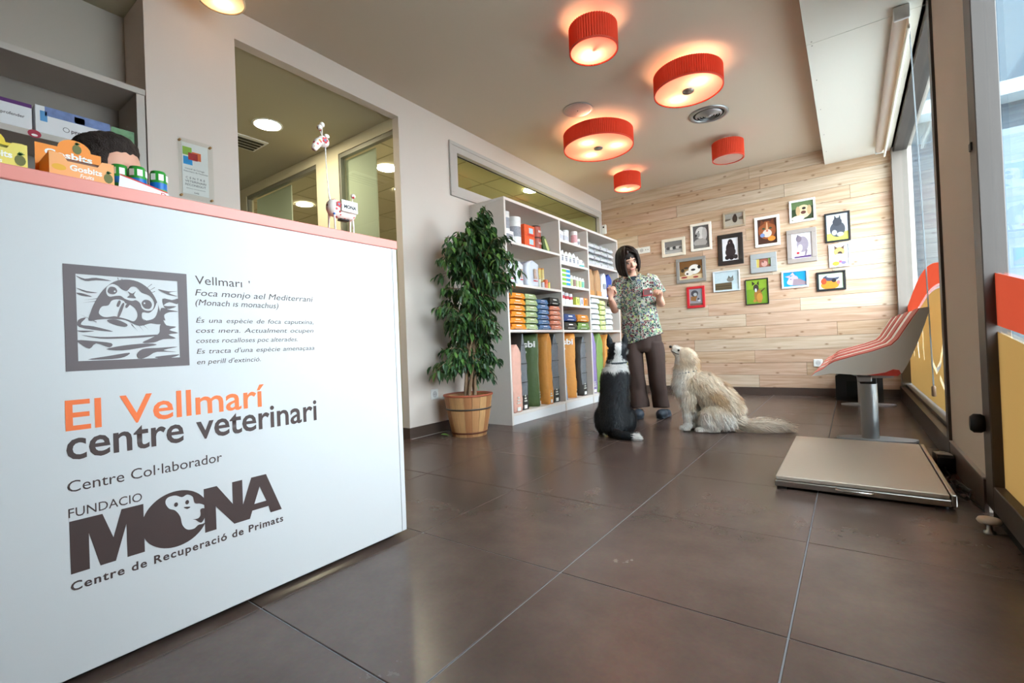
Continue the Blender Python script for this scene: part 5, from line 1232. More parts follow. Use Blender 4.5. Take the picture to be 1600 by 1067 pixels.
framed('bright red frame with a photo of two grey puppies, lowest on the left', -1.555, 1.206, .216, .269, .030, (196, 34, 44),
       [((70, 70, 76), E_(.4, .72, .28, .2)), ((186, 186, 190), E_(.45, .66, .14, .1)), ((150, 104, 60), [(.1, .3), (.6, .25), (.6, .55), (.1, .55)]), ((150, 150, 156), E_(.72, .34, .22, .18)), ((60, 60, 66), E_(.68, .38, .08, .06)), ((206, 206, 210), E_(.75, .28, .1, .06)), ((110, 90, 80), [(0, 0), (1, 0), (1, .12), (0, .14)])], (150, 150, 156))

# ------------------------------------------------------------------ row of bucket seats by the window
M_SHELL = mat('ivory fibreglass', (226, 220, 210), .35); M_PAD = mat('brick red upholstery', (178, 66, 48), .55, var=.06, vscale=30); M_PADLIP = mat('lit red upholstery', (220, 118, 102), .55)  # pad lip: paler copy of the red, light on the front edge painted in
bn = thing('bench_seat', 'row of four ivory bucket seats with brick red pads on steel pedestals', 'bench', (.1, 4.5, 0))
PROF = [(-.205, .432), (-.185, .452), (-.150, .470), (-.115, .500), (-.085, .518), (.0, .545), (.10, .575), (.185, .608), (.215, .640), (.25, .70), (.285, .76), (.315, .808)]
UNDER = [(.345, .812), (.352, .80), (.33, .72), (.29, .60), (.25, .50), (.225, .452), (.19, .436), (.05, .438), (-.06, .446), (-.11, .448), (-.165, .436)]
for k in range(4):
    y0 = 3.40 + k * .585; y1 = y0 + .545
    s_ = kid(MB().prism(PROF + UNDER, 'y', y0 + .012, y1 - .012).build('seat_shell', M_SHELL), bn)
    for ya, yb in ((y0, y0 + .012), (y1 - .012, y1)):
        rim = [(p[0] - .0006, p[1] + .0008) for p in PROF[3:]]
        kid(MB().prism(PROF[:3] + rim + UNDER, 'y', ya, yb).build('side_rim', M_SHELL), bn)
    up = [(p[0] - .004, p[1] + .004) for p in PROF[3:]]; lo = [(p[0] + .002, p[1] - .004) for p in PROF[3:]]
    kid(MB().prism(up + lo[::-1], 'y', y0 + .022, y1 - .23).build('seat_pad', M_PAD), bn)
    up = [(p[0] - .001, p[1] + .003) for p in PROF[:4]]; lo = [(p[0] + .002, p[1] - .004) for p in PROF[:4]]
    kid(MB().prism(up + lo[::-1], 'y', y0 + .014, y1 - .23).build('pad_lip', M_PADLIP), bn)
kid(MB().cbox(.02, .09, 3.45, 5.70, .395, .425, .004).build('beam', M_GALV), bn)
for yp in (3.76, 5.50):
    ped = kid(MB().lathe([(.046, .012), (.046, .36)], 28).xf(lambda p: (.078 + p[0], yp + p[1] * 1.15, p[2])).build('pedestal', M_GALV), bn)
    kid(MB().cbox(.035, .12, yp - .05, yp + .05, .36, .396, .004).build('collar', M_BLACK), bn)
    kid(MB().prism(smooth_closed([(-.10, yp - .02), (-.03, yp - .07), (.10, yp - .085), (.26, yp - .07), (.30, yp - .02), (.30, yp + .05), (.10, yp + .085), (-.05, yp + .05)], 4), 'z', .0, .012).build('base_plate', mat('pale grey base', (170, 176, 184), .4, metal=.4)), bn)
    kid(MB().prism([(-.10, .447), (-.02, .424), (.05, .396), (.20, .400), (.22, .434), (.05, .426), (-.03, .438)], 'y', yp - .06, yp + .06).build('bracket', M_GALV), bn)
lf = tag(MB().prism([(-.02, .0), (.115, -.003), (.128, .012), (.122, .030), (.095, .034), (.06, .016)], 'y', -.01, .002).build('leaflet', mat('red leaflet', (214, 72, 60), .5, var=.3, vscale=40)), 'red and white leaflet tucked at the bottom edge of the nearest seat', 'leaflet')
lf.location = (.09, 3.398, .4385)
bx = thing('black_box', 'black box with chamfered corners on the floor under the far seats', 'box', (.045, 5.92, 0))
MB().prism([(-.19, .0), (.19, .0), (.19, .265), (.16, .29), (-.13, .29), (-.19, .25)], 'y', -.14, .15).build('case', M_BLACK, bx)
MB().box(-.10, .10, -.147, -.139, .05, .20).build('front_grille', mat('dark grille', (12, 12, 13), .8), bx)

# ------------------------------------------------------------------ floor scale
sc_ = thing('platform_scale', 'low stainless steel platform scale with a front handle on the floor', 'scale', (-.01, 2.9, 0))
def chequer():
    m = bpy.data.materials.new('ribbed steel plate'); m.use_nodes = True
    nt = m.node_tree; b = nt.nodes['Principled BSDF']; b.inputs['Metallic'].default_value = .6; b.inputs['Roughness'].default_value = .5; b.inputs['Base Color'].default_value = lin((214, 204, 190))
    tc = nt.nodes.new('ShaderNodeTexCoord'); mp = nt.nodes.new('ShaderNodeMapping'); mp.inputs['Rotation'].default_value = (0, 0, .78)
    w1 = nt.nodes.new('ShaderNodeTexVoronoi'); w1.inputs['Scale'].default_value = 55
    nt.links.new(tc.outputs['Object'], mp.inputs[0]); nt.links.new(mp.outputs[0], w1.inputs[0])
    bp = nt.nodes.new('ShaderNodeBump'); bp.inputs['Strength'].default_value = .25; bp.inputs['Distance'].default_value = .002
    nt.links.new(w1.outputs[0], bp.inputs['Height']); nt.links.new(bp.outputs[0], b.inputs['Normal'])
    return m
kid(MB().cbox(-.300, .282, 2.41, 3.40, .040, .0585, .003).build('deck', chequer()), sc_)
kid(MB().cbox(-.304, .286, 2.405, 3.405, .012, .038, .003).build('frame', M_STEEL), sc_)
kid(MB().cbox(.286, .302, 2.405, 3.405, .014, .060, .003).build('side_rail', M_STEEL), sc_)
kid(MB().tube([(-.075, 2.405, .034), (-.075, 2.385, .032), (-.068, 2.380, .032), (.043, 2.380, .032), (.05, 2.385, .032), (.05, 2.405, .034)], .0045, 8).build('handle', mat('bright steel', (210, 208, 204), .25, metal=1)), sc_)
for x in (-.28, .26):
    for y in (2.43, 3.38): kid(MB().lathe([(.02, 0), (.02, .013)], 14).xf(lambda p: (p[0] + x, p[1] + y, p[2])).build('foot', M_BLACK), sc_)
tm = thing('scale_display', 'small black scale display unit on the floor beside the platform', 'display', (.347, 3.13, 0), 0)
MB().prism([(-.10, 0), (.10, 0), (.10, .045), (.07, .065), (-.08, .082), (-.10, .07)], 'y', -.05, .05).xf(lambda p: (p[1] * .62, p[0], p[2])).build('case', M_BLACK, tm)
MB().prism([(-.085, .080), (.068, .0655), (.075, .064), (-.075, .083)], 'y', -.045, .045).xf(lambda p: (p[1] * .62, p[0], p[2] + .0012)).build('cover', mat('grey cover', (150, 146, 142), .4), tm)
MB().box(-.012, .012, -.02, .03, .0745, .0765).build('screen', mat('screen', (90, 96, 92), .3), tm)
rc = random.Random(3)
P = [Vector((.345, 3.05, .05)), Vector((.345, 3.02, .012)), Vector((.35, 2.95, .005)), Vector((.33, 2.88, .005))]
for i in range(44):
    a = i * .55; q = i / 44
    P.append(Vector((.346 + (.024 + .006 * math.sin(i * 1.7)) * math.cos(a), 2.66 + (.085 + .05 * math.sin(i * .37)) * math.sin(a), .005 + .022 * q + .004 * math.sin(i * 2.1))))
P += [Vector((.36, 2.55, .012)), Vector((.375, 2.47, .006)), Vector((.378, 2.44, .005))]
tag(MB().tube(P, .0032, 6).build('power_cable', M_BLACK), 'black power cable coiled in a tangle on the floor between scale and wall', 'cable')
ds = thing('door_stop', 'floor door stop with a pale rubber disc near the glass door', 'door stop', (.352, 2.20, 0))
MB().lathe([(.016, 0), (.016, .006), (.008, .010), (.007, .035)], 16).build('stem', M_GALV, ds)
MB().lathe([(.010, .033), (.028, .035), (.032, .042), (.028, .050), (.014, .052)], 24).build('rubber_disc', mat('pale rubber', (206, 192, 176), .6), ds)

# roller blind at the top of the window
rb_ = thing('roller_blind', 'rolled up white blind under the soffit along the window', 'blind', (.29, 4.6, 2.47))
kid(MB().lathe([(.034, 3.46), (.034, 5.88)], 20).xf(lambda p: (.296 + p[0], p[2], 2.474 + p[1])).build('roll', mat('blind fabric', (224, 212, 202), .8)), rb_)
for y in (3.44, 5.88): kid(MB().cbox(.262, .335, y, y + .018, 2.435, 2.513, .004).build('bracket', M_WHITEP), rb_)
kid(MB().box(.329, .3305, 3.47, 5.87, 2.41, 2.474).build('fabric', translucent_mat('blind cloth', (230, 216, 200), .4)), rb_)
kid(MB().cbox(.322, .338, 3.47, 5.87, 2.385, 2.412, .004).build('bottom_bar', mat('cream bar', (236, 230, 214), .4)), rb_)
for dy in (0, .035):
    tag(kid(MB().tube([(.345, 3.60 + dy, 2.47), (.362, 3.60 + dy, 1.5), (.376, 3.60 + dy, .36)], .0018, 5).build('pull_cord', mat('bead chain', (120, 126, 130), .5)), rb_), kind=None)
kid(MB().lathe([(.007, .30), (.011, .305), (.011, .355), (.006, .362)], 12).xf(lambda p: (.376 + p[0], 3.617 + p[1], p[2])).build('cord_weight', mat('brown cord weight', (140, 110, 86), .5)), rb_)

# ------------------------------------------------------------------ people and dogs
def frame_at(A):
    n = Vector((A[0], A[1], 0)).normalized(); r = Vector((n.y, -n.x, 0))
    return lambda p: Vector((A[0], A[1], 0)) + r * p[0] + n * p[1] + Vector((0, 0, p[2]))
def add_obj(me, name, parent, m=None):
    if m is not None: me.materials.clear(); me.materials.append(m)
    o = bpy.data.objects.new(name, me); COL.objects.link(o); o.parent = parent
    return o
def lathe_path(mb, pts, n=16, up=(0, 1, 0)):
    """pts: (x, y, z, half width, half depth)"""
    return mb.tube([p[:3] for p in pts], [(p[4], p[3]) for p in pts], n, up=up)
def color_mesh(me, fn):
    ca = me.color_attributes.new('Col', 'FLOAT_COLOR', 'POINT')
    for i, v in enumerate(me.vertices): ca.data[i].color = fn(v.co, v.normal)
M_SKIN = mat('skin', (226, 172, 148), .5, spec=.3, var=.05, vscale=20)
M_SKINR = mat('lips', (190, 104, 98), .45)

def hand_parts(mb, wrist, dirv, palm_n, side, curl=1.0, L=.165):
    """palm + five separate curled fingers, appended to mb. dirv: wrist to knuckles, palm_n: out of the palm, side: +1 / -1 thumb side"""
    D = Vector(dirv).normalized(); N = Vector(palm_n); N = (N - D * N.dot(D)).normalized(); S_ = D.cross(N) * side
    w0 = Vector(wrist); pl_ = L * .5
    mb.tube([w0 - D * .02, w0 + D * .01, w0 + D * pl_ * .55, w0 + D * pl_], [(.013, .019), (.014, .022), (.014, .034), (.012, .034)], 12, up=N)
    for k, (off, ln) in enumerate(((.027, .92), (.009, 1.0), (-.009, .94), (-.026, .76))):
        b = w0 + D * (pl_ * .95) + S_ * off; seg = L * .20 * ln; a = 0; pts = [b - D * .01, b]; p = b
        for j, bend in enumerate((.75, .95, .7)):
            a += bend * curl; d = D * math.cos(a) + N * math.sin(a); p = p + d * seg * (1, .8, .65)[j]; pts.append(p.copy())
        mb.tube(pts, [.0085, .009, .0085, .0078, .006], 8, up=S_)
    tb = w0 + D * (pl_ * .30) + S_ * .030
    mb.tube([tb - S_ * .014, tb, tb + (D * .55 + S_ * .5 + N * .5).normalized() * .030, tb + (D * .75 + N * .75 + S_ * .05).normalized() * .058, tb + (D * .75 + N * .85 - S_ * .2).normalized() * .075], [.011, .0115, .0105, .0095, .007], 8, up=N)

def head_mesh():
    """head in its own frame: x right, -y face, z up; origin at the neck joint, about 0.225 m high"""
    mb = MB()
    mb.ell((0, .012, .145), (.073, .090, .085), 20, 14)             # skull
    mb.ell((0, -.018, .095), (.060, .072, .075), 18, 12)            # face
    mb.ell((0, -.045, .045), (.034, .036, .030), 14, 10)            # chin
    mb.ell((.030, -.020, .060), (.026, .042, .034), 12, 8); mb.ell((-.030, -.020, .060), (.026, .042, .034), 12, 8)
    mb.tube([(0, -.088, .118), (0, -.096, .100), (0, -.106, .085), (0, -.096, .076)], [.007, .009, .012, .008], 10)      # nose
    mb.ell((.010, -.094, .080), (.008, .009, .007), 8, 6); mb.ell((-.010, -.094, .080), (.008, .009, .007), 8, 6)
    mb.ell((0, -.080, .054), (.022, .012, .010), 12, 8)             # mouth
    mb.ell((.032, -.066, .082), (.020, .018, .018), 10, 8); mb.ell((-.032, -.066, .082), (.020, .018, .018), 10, 8)    # cheeks
    mb.ell((0, -.066, .137), (.048, .020, .012), 12, 8)             # brow
    mb.ell((.072, .012, .105), (.008, .018, .028), 10, 8); mb.ell((-.072, .012, .105), (.008, .018, .028), 10, 8)      # ears
    return mb
def face_parts(parent, F, eyebrow=(46, 34, 30), smile=True):
    """eyes, brows and lips placed through F (head frame -> parent frame)"""
    MBt = lambda mb, nm, m: add_obj(mb.xf(lambda p: F(Vector(p))).mesh(nm, m), nm, parent)
    for s in (-1, 1):
        MBt(MB().ell((s * .030, -.0765, .113), (.0115, .0065, .0048), 12, 8), 'eye', mat('eye white', (196, 186, 178), .4))
        MBt(MB().ell((s * .030, -.0815, .1125), (.0052, .003, .0046), 10, 6), 'iris', mat('dark iris', (40, 28, 24), .25))
        MBt(MB().tube([(s * .016, -.084, .121), (s * .030, -.086, .1235), (s * .045, -.080, .119)], [.0016, .0022, .0014], 6), 'eyelid', mat('lash', (40, 30, 28), .6))
        MBt(MB().tube([(s * .014, -.087, .134), (s * .030, -.088, .1385), (s * .048, -.079, .133)], [.0025, .0034, .0018], 6), 'eyebrow', mat('brow %d' % eyebrow[0], eyebrow, .8))
    MBt(MB().tube([(-.024, -.084, .059), (-.012, -.090, .054), (0, -.0925, .053), (.012, -.090, .054), (.024, -.084, .059)], [.001, .0032, .004, .0032, .001], 6), 'lips', M_SKINR)

# --- woman in a patterned tunic
WA = (-1.53, 4.12); WF = frame_at(WA)
def tunic_mat():
    m = bpy.data.materials.new('tunic print'); m.use_nodes = True
    nt = m.node_tree; b = nt.nodes['Principled BSDF']; tc = nt.nodes.new('ShaderNodeTexCoord')
    vo = nt.nodes.new('ShaderNodeTexVoronoi'); vo.inputs['Scale'].default_value = 58
    nz = nt.nodes.new('ShaderNodeTexNoise'); nz.inputs['Scale'].default_value = 30
    ad = nt.nodes.new('ShaderNodeVectorMath'); ad.operation = 'MULTIPLY_ADD'; ad.inputs[1].default_value = (.03, .03, .03)
    nt.links.new(tc.outputs['Object'], nz.inputs[0]); nt.links.new(nz.outputs[1], ad.inputs[0]); nt.links.new(tc.outputs['Object'], ad.inputs[2])
    nt.links.new(ad.outputs[0], vo.inputs[0])
    sp = nt.nodes.new('ShaderNodeSeparateColor'); nt.links.new(vo.outputs['Color'], sp.inputs[0])
    cr = nt.nodes.new('ShaderNodeValToRGB'); cr.color_ramp.interpolation = 'CONSTANT'; e = cr.color_ramp.elements
    cols = [(0, (46, 52, 56)), (.2, (60, 96, 84)), (.36, (110, 146, 120)), (.48, (186, 184, 172)), (.60, (110, 56, 66)), (.78, (84, 100, 120)), (.9, (170, 190, 120))]
    e[0].color = lin(cols[0][1]); e[1].position = cols[1][0]; e[1].color = lin(cols[1][1])
    for p_, c_ in cols[2:]: e.new(p_).color = lin(c_)
    nt.links.new(sp.outputs[0], cr.inputs[0])
    v2 = nt.nodes.new('ShaderNodeTexVoronoi'); v2.feature = 'DISTANCE_TO_EDGE'; v2.inputs['Scale'].default_value = 58; nt.links.new(ad.outputs[0], v2.inputs[0])
    lt = nt.nodes.new('ShaderNodeMath'); lt.operation = 'LESS_THAN'; lt.inputs[1].default_value = .055; nt.links.new(v2.outputs[0], lt.inputs[0])
    mx = nt.nodes.new('ShaderNodeMix'); mx.data_type = 'RGBA'; mx.inputs[7].default_value = lin((190, 186, 172))
    nt.links.new(lt.outputs[0], mx.inputs[0]); nt.links.new(cr.outputs[0], mx.inputs[6]); nt.links.new(mx.outputs[2], b.inputs['Base Color'])
    b.inputs['Roughness'].default_value = .85; b.inputs['Specular IOR Level'].default_value = .15
    return m
wm = thing('person', 'woman in a green patterned tunic and brown trousers, hands raised over two dogs', 'person', (WA[0], WA[1], 0))
WFl = lambda p: WF(p) - Vector((WA[0], WA[1], 0))
def wobj(mb_or_me, name, m, parent=wm):
    me = mb_or_me
    for v in me.vertices: v.co = WFl(v.co)
    return add_obj(me, name, parent, m)
# head frame: chin to crown leans to the left of the picture, face looks down to the right
HM = Matrix.Translation((-.082, -.03, 1.325)) @ Matrix.Rotation(R(-15), 4, 'Y') @ Matrix.Rotation(R(18), 4, 'Z') @ Matrix.Rotation(R(27), 4, 'X') @ Matrix.Translation((0, 0, -.020))
HF = lambda p: HM @ Vector(p)
skin = MB()
hm_ = head_mesh(); skin.add([HF(v) for v in hm_.v], hm_.f)
skin.tube([(-.052, .03, 1.22), (-.066, .020, 1.29), (-.086, -.004, 1.36)], [.050, .043, .046], 14)
lathe_path(skin, [(-.03, .02, 1.26, .09, .06), (-.04, .02, 1.22, .15, .085), (-.03, .02, 1.10, .145, .09), (-.01, .01, .95, .125, .085), (0, .01, .80, .135, .085), (.01, .01, .70, .135, .085), (.01, .01, .655, .10, .07)])
# arms
LS, LE, LW = Vector((-.180, .02, 1.215)), Vector((-.232, .02, .985)), Vector((-.252, -.185, 1.075))
RS, RE, RW = Vector((.105, .02, 1.225)), Vector((.178, .035, 1.02)), Vector((.158, -.165, 1.045))
for S_, E2, W_ in ((LS, LE, LW), (RS, RE, RW)):
    skin.tube([S_, S_.lerp(E2, .5), E2], [.046, .042, .036], 12); skin.ell(E2, (.036, .036, .036), 12, 8)
    skin.tube([E2, E2.lerp(W_, .4), W_], [.036, .034, .022], 12)
hand_parts(skin, LW, (.02, -.25, 1.0), (.35, -.9, .1), 1, 1.05)
hand_parts(skin, RW, (-.06, -.55, .75), (-.3, -.7, -.5), -1, 1.15)
# legs under the trousers
for hx, kx, ax, kd in ((-.075, -.064, -.040, -.02), (.095, .118, .140, -.01)):
    skin.tube([(hx, .01, .66), (kx, kd, .37), (ax, .01, .09)], [.075, .052, .036], 12); skin.ell((ax, -.02, .04), (.036, .085, .036), 12, 8)
wobj(remesh(skin, .0055, 3, .4), 'body', M_SKIN)
face_parts(wm, lambda p: WFl(HF(p)))
# tunic
tu = MB()
lathe_path(tu, [(-.045, .022, 1.275, .075, .062), (-.042, .022, 1.255, .125, .088), (-.040, .02, 1.215, .170, .102), (-.03, .015, 1.10, .165, .108), (-.015, .01, .95, .158, .106), (-.006, .01, .82, .168, .112), (.012, .008, .72, .172, .118), (.016, .008, .700, .173, .118)], 28)
for S_, E2, fr, r0, r1 in ((LS, LE, .92, .064, .071), (RS, RE, .62, .062, .072)):
    end = S_.lerp(E2, fr) + Vector((-.012 if S_.x < 0 else .012, -.01, 0)); tu.tube([S_ + Vector((0.05 if S_.x < 0 else -.05, 0, .012)), S_, S_.lerp(end, .5), end], [.066, .068, (r0 + r1) / 2, r1], 16)
    tu.ell(S_, (.066, .066, .060), 14, 10)
me = remesh(tu, .007, 4, .5)
NV = [v.normal.copy() for v in me.vertices]
for v, nv in zip(me.vertices, NV):      # soft folds
    k = mnoise.noise(Vector((v.co.x * 9, v.co.y * 9, v.co.z * 3.2))) * .009 * min(1, max(0, (1.22 - v.co.z) * 4)); v.co.x += nv.x * k; v.co.y += nv.y * k
    if v.co.z < .75 and abs(v.co.x) < .25: v.co.z += .13 * (v.co.x - .0) * max(0, (.78 - v.co.z) / .08)
tun = wobj(me, 'tunic', tunic_mat())
wobj(MB().tube([(-.105, -.048, 1.286), (-.085, -.082, 1.255), (-.050, -.098, 1.215), (-.015, -.086, 1.258), (.008, -.052, 1.290)], [(.004, .012)] * 5, 8).mesh('collar', []), 'collar', MATS.get('tunic print') or tun.data.materials[0])
wobj(MB().tube([(-.052, -.075, 1.262), (-.05, -.090, 1.235), (-.048, -.094, 1.222)], [(.004, .026), (.004, .020), (.003, .006)], 8).mesh('undershirt', []), 'undershirt', mat('dark teal cotton', (40, 56, 64), .8))
wobj(MB().tube([(-.046, -.102, 1.20), (-.03, -.112, 1.05), (-.016, -.112, .90), (.0, -.118, .75)], [(.003, .010)] * 4, 6).mesh('button_band', []), 'button_band', tun.data.materials[0])
pk = MB().cbox(.030, .105, -.118, -.110, 1.085, 1.135, .002); pk.xf(lambda p: (p[0], p[1] + (p[0] - .03) * .35, p[2] + (p[0] - .03) * .10))
wobj(pk.mesh('pocket_badge', []), 'pocket_badge', mat('brown badge', (92, 48, 44), .5))
pr = MB()
for x0, x1, z0, z1 in ((.028, .107, 1.135, 1.140), (.028, .107, 1.078, 1.086), (.026, .031, 1.08, 1.138)): pr.box(x0, x1, -.1205, -.112, z0, z1)
pr.xf(lambda p: (p[0], p[1] + (p[0] - .03) * .35, p[2] + (p[0] - .03) * .10)); wobj(pr.mesh('badge_trim', []), 'badge_trim', mat('red badge trim', (176, 36, 48), .5))
lg_ = MB().ell((.091, -.098, 1.118), (.008, .003, .011), 10, 6); wobj(lg_.mesh('badge_mark', []), 'badge_mark', M_TXTW)
# trousers
trs = MB()
lathe_path(trs, [(.012, .01, .80, .150, .10), (.012, .01, .70, .160, .108), (.012, .012, .62, .150, .105), (.012, .012, .585, .10, .085)], 24)
for P in ([(-.078, .01, .66, .084, .098), (-.080, .0, .55, .083, .092), (-.068, -.005, .40, .076, .085), (-.055, .0, .25, .078, .088), (-.042, .0, .12, .086, .10), (-.038, -.004, .085, .086, .10)],
          [(.098, .01, .66, .084, .098), (.108, .0, .55, .082, .092), (.118, -.005, .37, .080, .086), (.126, .0, .25, .074, .088), (.136, .0, .13, .074, .098), (.136, -.004, .085, .074, .098)]):
    lathe_path(trs, P, 20)
me = remesh(trs, .007, 4, .5)
NV = [v.normal.copy() for v in me.vertices]
for v, nv in zip(me.vertices, NV):
    z = v.co.z; k = mnoise.noise(Vector((v.co.x * 12, v.co.y * 12, z * 4.5))) * .012 + math.sin(z * 46 + v.co.x * 16) * .0032 * max(0, (.40 - z) * 3.2)
    v.co.x += nv.x * k; v.co.y += nv.y * k
wobj(me, 'trousers', mat('dark brown twill', (74, 60, 56), .85, spec=.15, var=.1, vscale=30))
# clogs
for cx, rz in ((-.060, .05), (.168, -.35)):
    cg = MB().ell((0, -.075, .040), (.050, .075, .044), 16, 10).ell((0, .03, .034), (.044, .075, .036), 16, 10).tube([(0, -.135, .012), (0, 0, .012), (0, .10, .012)], [(.012, .036), (.012, .050), (.012, .036)], 14, up=(0, 0, 1))
    me = remesh(cg, .005, 4)
    c_, s2 = math.cos(rz), math.sin(rz)
    for v in me.vertices: v.co = Vector((cx + v.co.x * c_ - v.co.y * s2, -.01 + v.co.x * s2 + v.co.y * c_, max(0.0, v.co.z)))
    wobj(me, 'clog', mat('slate blue rubber', (50, 58, 68), .6))
# hair: strands from the parting, hanging in a bob
hr = MB(); rh = random.Random(5)
def hair_strand(phi, jit, zlen, part):
    """phi: azimuth round the head, 0 = face; positive = right of the picture"""
    pts = []
    for i in range(9):
        t = i / 8
        if t < .55:                       # over the skull
            th = (t / .55) * (PI / 2 + .12)
            x = math.sin(phi) * math.sin(th) * (.091 + jit); y = -math.cos(phi) * math.sin(th) * (.106 + jit) + .012; z = .142 + math.cos(th) * (.098 + jit)
            if abs(phi) < 1.0: pass
            x += part * math.cos(th) ** 2
        else:                             # hanging
            q = (t - .55) / .45; x = math.sin(phi) * (.093 + jit + .010 * math.sin(q * PI)) - math.sin(phi) * .014 * q; y = -math.cos(phi) * (.107 + jit) + .012 + .006 * q; z = .142 - .012 - q * zlen
        pts.append(HF((x, y, z)))
    return pts
for k in range(620):
    phi = rh.uniform(-PI, PI)
    if -.62 < phi < .70:                  # fringe swept aside leaves the face free
        phi = rh.choice((-1, -1, 1)) * rh.uniform(.62, 1.0)
    ln = .118 + .02 * rh.random() if phi < 0 else .105 + .015 * rh.random()
    P = hair_strand(phi, rh.uniform(0, .012), ln, -.006)
    hr.tube(P, [(.0022, .005)] * 3 + [(.003, .007)] * 3 + [(.003, .007), (.0026, .006), (.001, .003)], 5, up=HF((0, 0, 1)) - HF((0, 0, 0)), cap=False)
for k in range(70):                       # fringe: from the parting across the forehead to both sides
    s = rh.choice((-1, -1, 1)); a = rh.uniform(0, 1)
    P = [HF((-.006 + rh.uniform(-.004, .004), -.035 - .03 * a, .236 - .014 * a)), HF((s * .026, -.070 - .014 * a, .218 - .012 * a)), HF((s * (.052 + .006 * a), -.082 - .004 * a, .178)), HF((s * (.070 + .004 * a), -.068, .128)), HF((s * (.078 + .006 * a), -.052, .080)), HF((s * (.074 + .008 * a), -.046, .030 + .02 * a))]
    hr.tube(P, [(.002, .005), (.0026, .007), (.003, .008), (.003, .008), (.0028, .007), (.001, .003)], 5, cap=False)
cap_ = MB().ell((0, .020, .150), (.086, .098, .092), 18, 12)
hr.add([HF(v) for v in cap_.v if True], cap_.f, 0, True)
wobj(hr.mesh('hair', []), 'hair', mat('dark brown hair', (46, 35, 30), .55, spec=.28, var=.25, vscale=60))
for hp_, lab in (((-.246, -.262, 1.178), 'tiny pale treat held in the woman\'s hand nearest the shelves'), ((.138, -.262, 1.075), 'tiny pale treat held in the woman\'s hand nearest the plank wall')):
    o = tag(MB().ell(WF(hp_), (.009, .007, .006), 8, 6).build('dog_treat', mat('biscuit', (206, 160, 110), .8)), lab, 'treat', 'dog treats')

# --- dogs
def fur(me, N, length, width, colfn, flow, seed=1, droop=.25, lenfn=None):
    rnd_ = random.Random(seed); me.calc_loop_triangles(); tris = me.loop_triangles; cum = []; tot = 0
    for t in tris: tot += t.area; cum.append(tot)
    import bisect
    vs, fs, cs = [], [], []
    for k in range(N):
        t = tris[min(len(tris) - 1, bisect.bisect(cum, rnd_.random() * tot))]
        a, b = rnd_.random(), rnd_.random()
        if a + b > 1: a, b = 1 - a, 1 - b
        A, B, C = [me.vertices[i] for i in t.vertices]
        p = A.co + (B.co - A.co) * a + (C.co - A.co) * b; n = (A.normal + (B.normal - A.normal) * a + (C.normal - A.normal) * b).normalized()
        f_ = Vector(flow(p)); f_ = f_ - n * f_.dot(n)
        if f_.length > 1e-4: f_.normalize()
        L_ = length * rnd_.uniform(.6, 1.2) * (lenfn(p) if lenfn else 1)
        j = Vector((rnd_.uniform(-1, 1), rnd_.uniform(-1, 1), rnd_.uniform(-1, 1))) * .35
        d1 = (n * .55 + f_ * .75 + j).normalized(); d2 = (n * .10 + f_ * .95 + j * .8 + Vector((0, 0, -droop))).normalized()
        s = d1.cross(n); s = s.normalized() * width * rnd_.uniform(.6, 1.3) if s.length > 1e-5 else Vector((width, 0, 0))
        q = p - n * .003; m1 = q + d1 * L_ * .55; tip = m1 + d2 * L_ * .5
        if tip.z < .004: tip.z = .004
        if m1.z < .003: m1.z = .003
        i = len(vs); vs += [q - s, q + s, m1 - s * .8, m1 + s * .8, tip]; fs += [(i, i + 1, i + 3, i + 2), (i + 2, i + 3, i + 4)]
        c = colfn(p, n); v = rnd_.uniform(.84, 1.12); cs += [(c[0] * v, c[1] * v, c[2] * v, 1)] * 5
    m2 = bpy.data.meshes.new('fur'); m2.from_pydata(vs, [], fs)
    ca = m2.color_attributes.new('Col', 'FLOAT_COLOR', 'POINT')
    for i, c in enumerate(cs): ca.data[i].color = c
    m2.polygons.foreach_set('use_smooth', [True] * len(m2.polygons))
    return m2
M_FUR = attr_mat('dog fur', .55)
def sm(a, b, x): t = max(0, min(1, (x - a) / (b - a))); return t * t * (3 - 2 * t)
def mixc(a, b, t): return tuple(a[i] * (1 - t) + b[i] * t for i in range(3))

# golden dog: sits in profile, muzzle raised to the left
GA = (-.88, 3.70); GF = frame_at(GA); GFl = lambda p: GF(p) - Vector((GA[0], GA[1], 0))
gd = thing('dog', 'cream golden dog sitting in profile, muzzle raised towards the woman', 'dog', (GA[0], GA[1], 0))
b = MB()
b.ell((-.145, 0, .345), (.100, .100, .130), 20, 14)                         # chest
b.tube([(-.12, 0, .36), (-.04, 0, .335), (.05, 0, .255), (.115, 0, .175), (.135, 0, .12)], [(.115, .098), (.125, .105), (.125, .115), (.115, .115), (.10, .11)], 18, up=(0, 1, 0))
b.tube([(-.135, 0, .38), (-.148, 0, .45), (-.150, 0, .52), (-.150, 0, .555)], [(.095, .098), (.085, .088), (.078, .080), (.072, .074)], 16, up=(0, 1, 0))   # neck
b.ell((-.150, 0, .565), (.070, .070, .062), 18, 12)                          # skull
b.ell((-.115, 0, .545), (.055, .062, .060), 14, 10)
b.tube([(-.165, 0, .575), (-.200, 0, .598), (-.228, 0, .618), (-.244, 0, .628)], [(.048, .050), (.036, .040), (.029, .034), (.022, .026)], 14, up=(0, 1, 0))    # muzzle
b.tube([(-.170, 0, .545), (-.205, 0, .570), (-.232, 0, .592)], [(.034, .036), (.022, .026), (.014, .018)], 10, up=(0, 1, 0))    # lower jaw
for dd, sx in ((-.052, 0.0), (.058, .045)):                                   # front legs
    b.tube([(-.135 + sx * .4, dd, .30), (-.142 + sx * .6, dd, .22), (-.150 + sx, dd, .13), (-.152 + sx, dd, .055), (-.156 + sx, dd, .03)], [.058, .046, .033, .028, .030], 12)
    b.ell((-.172 + sx, dd, .022), (.042, .030, .022), 12, 8)
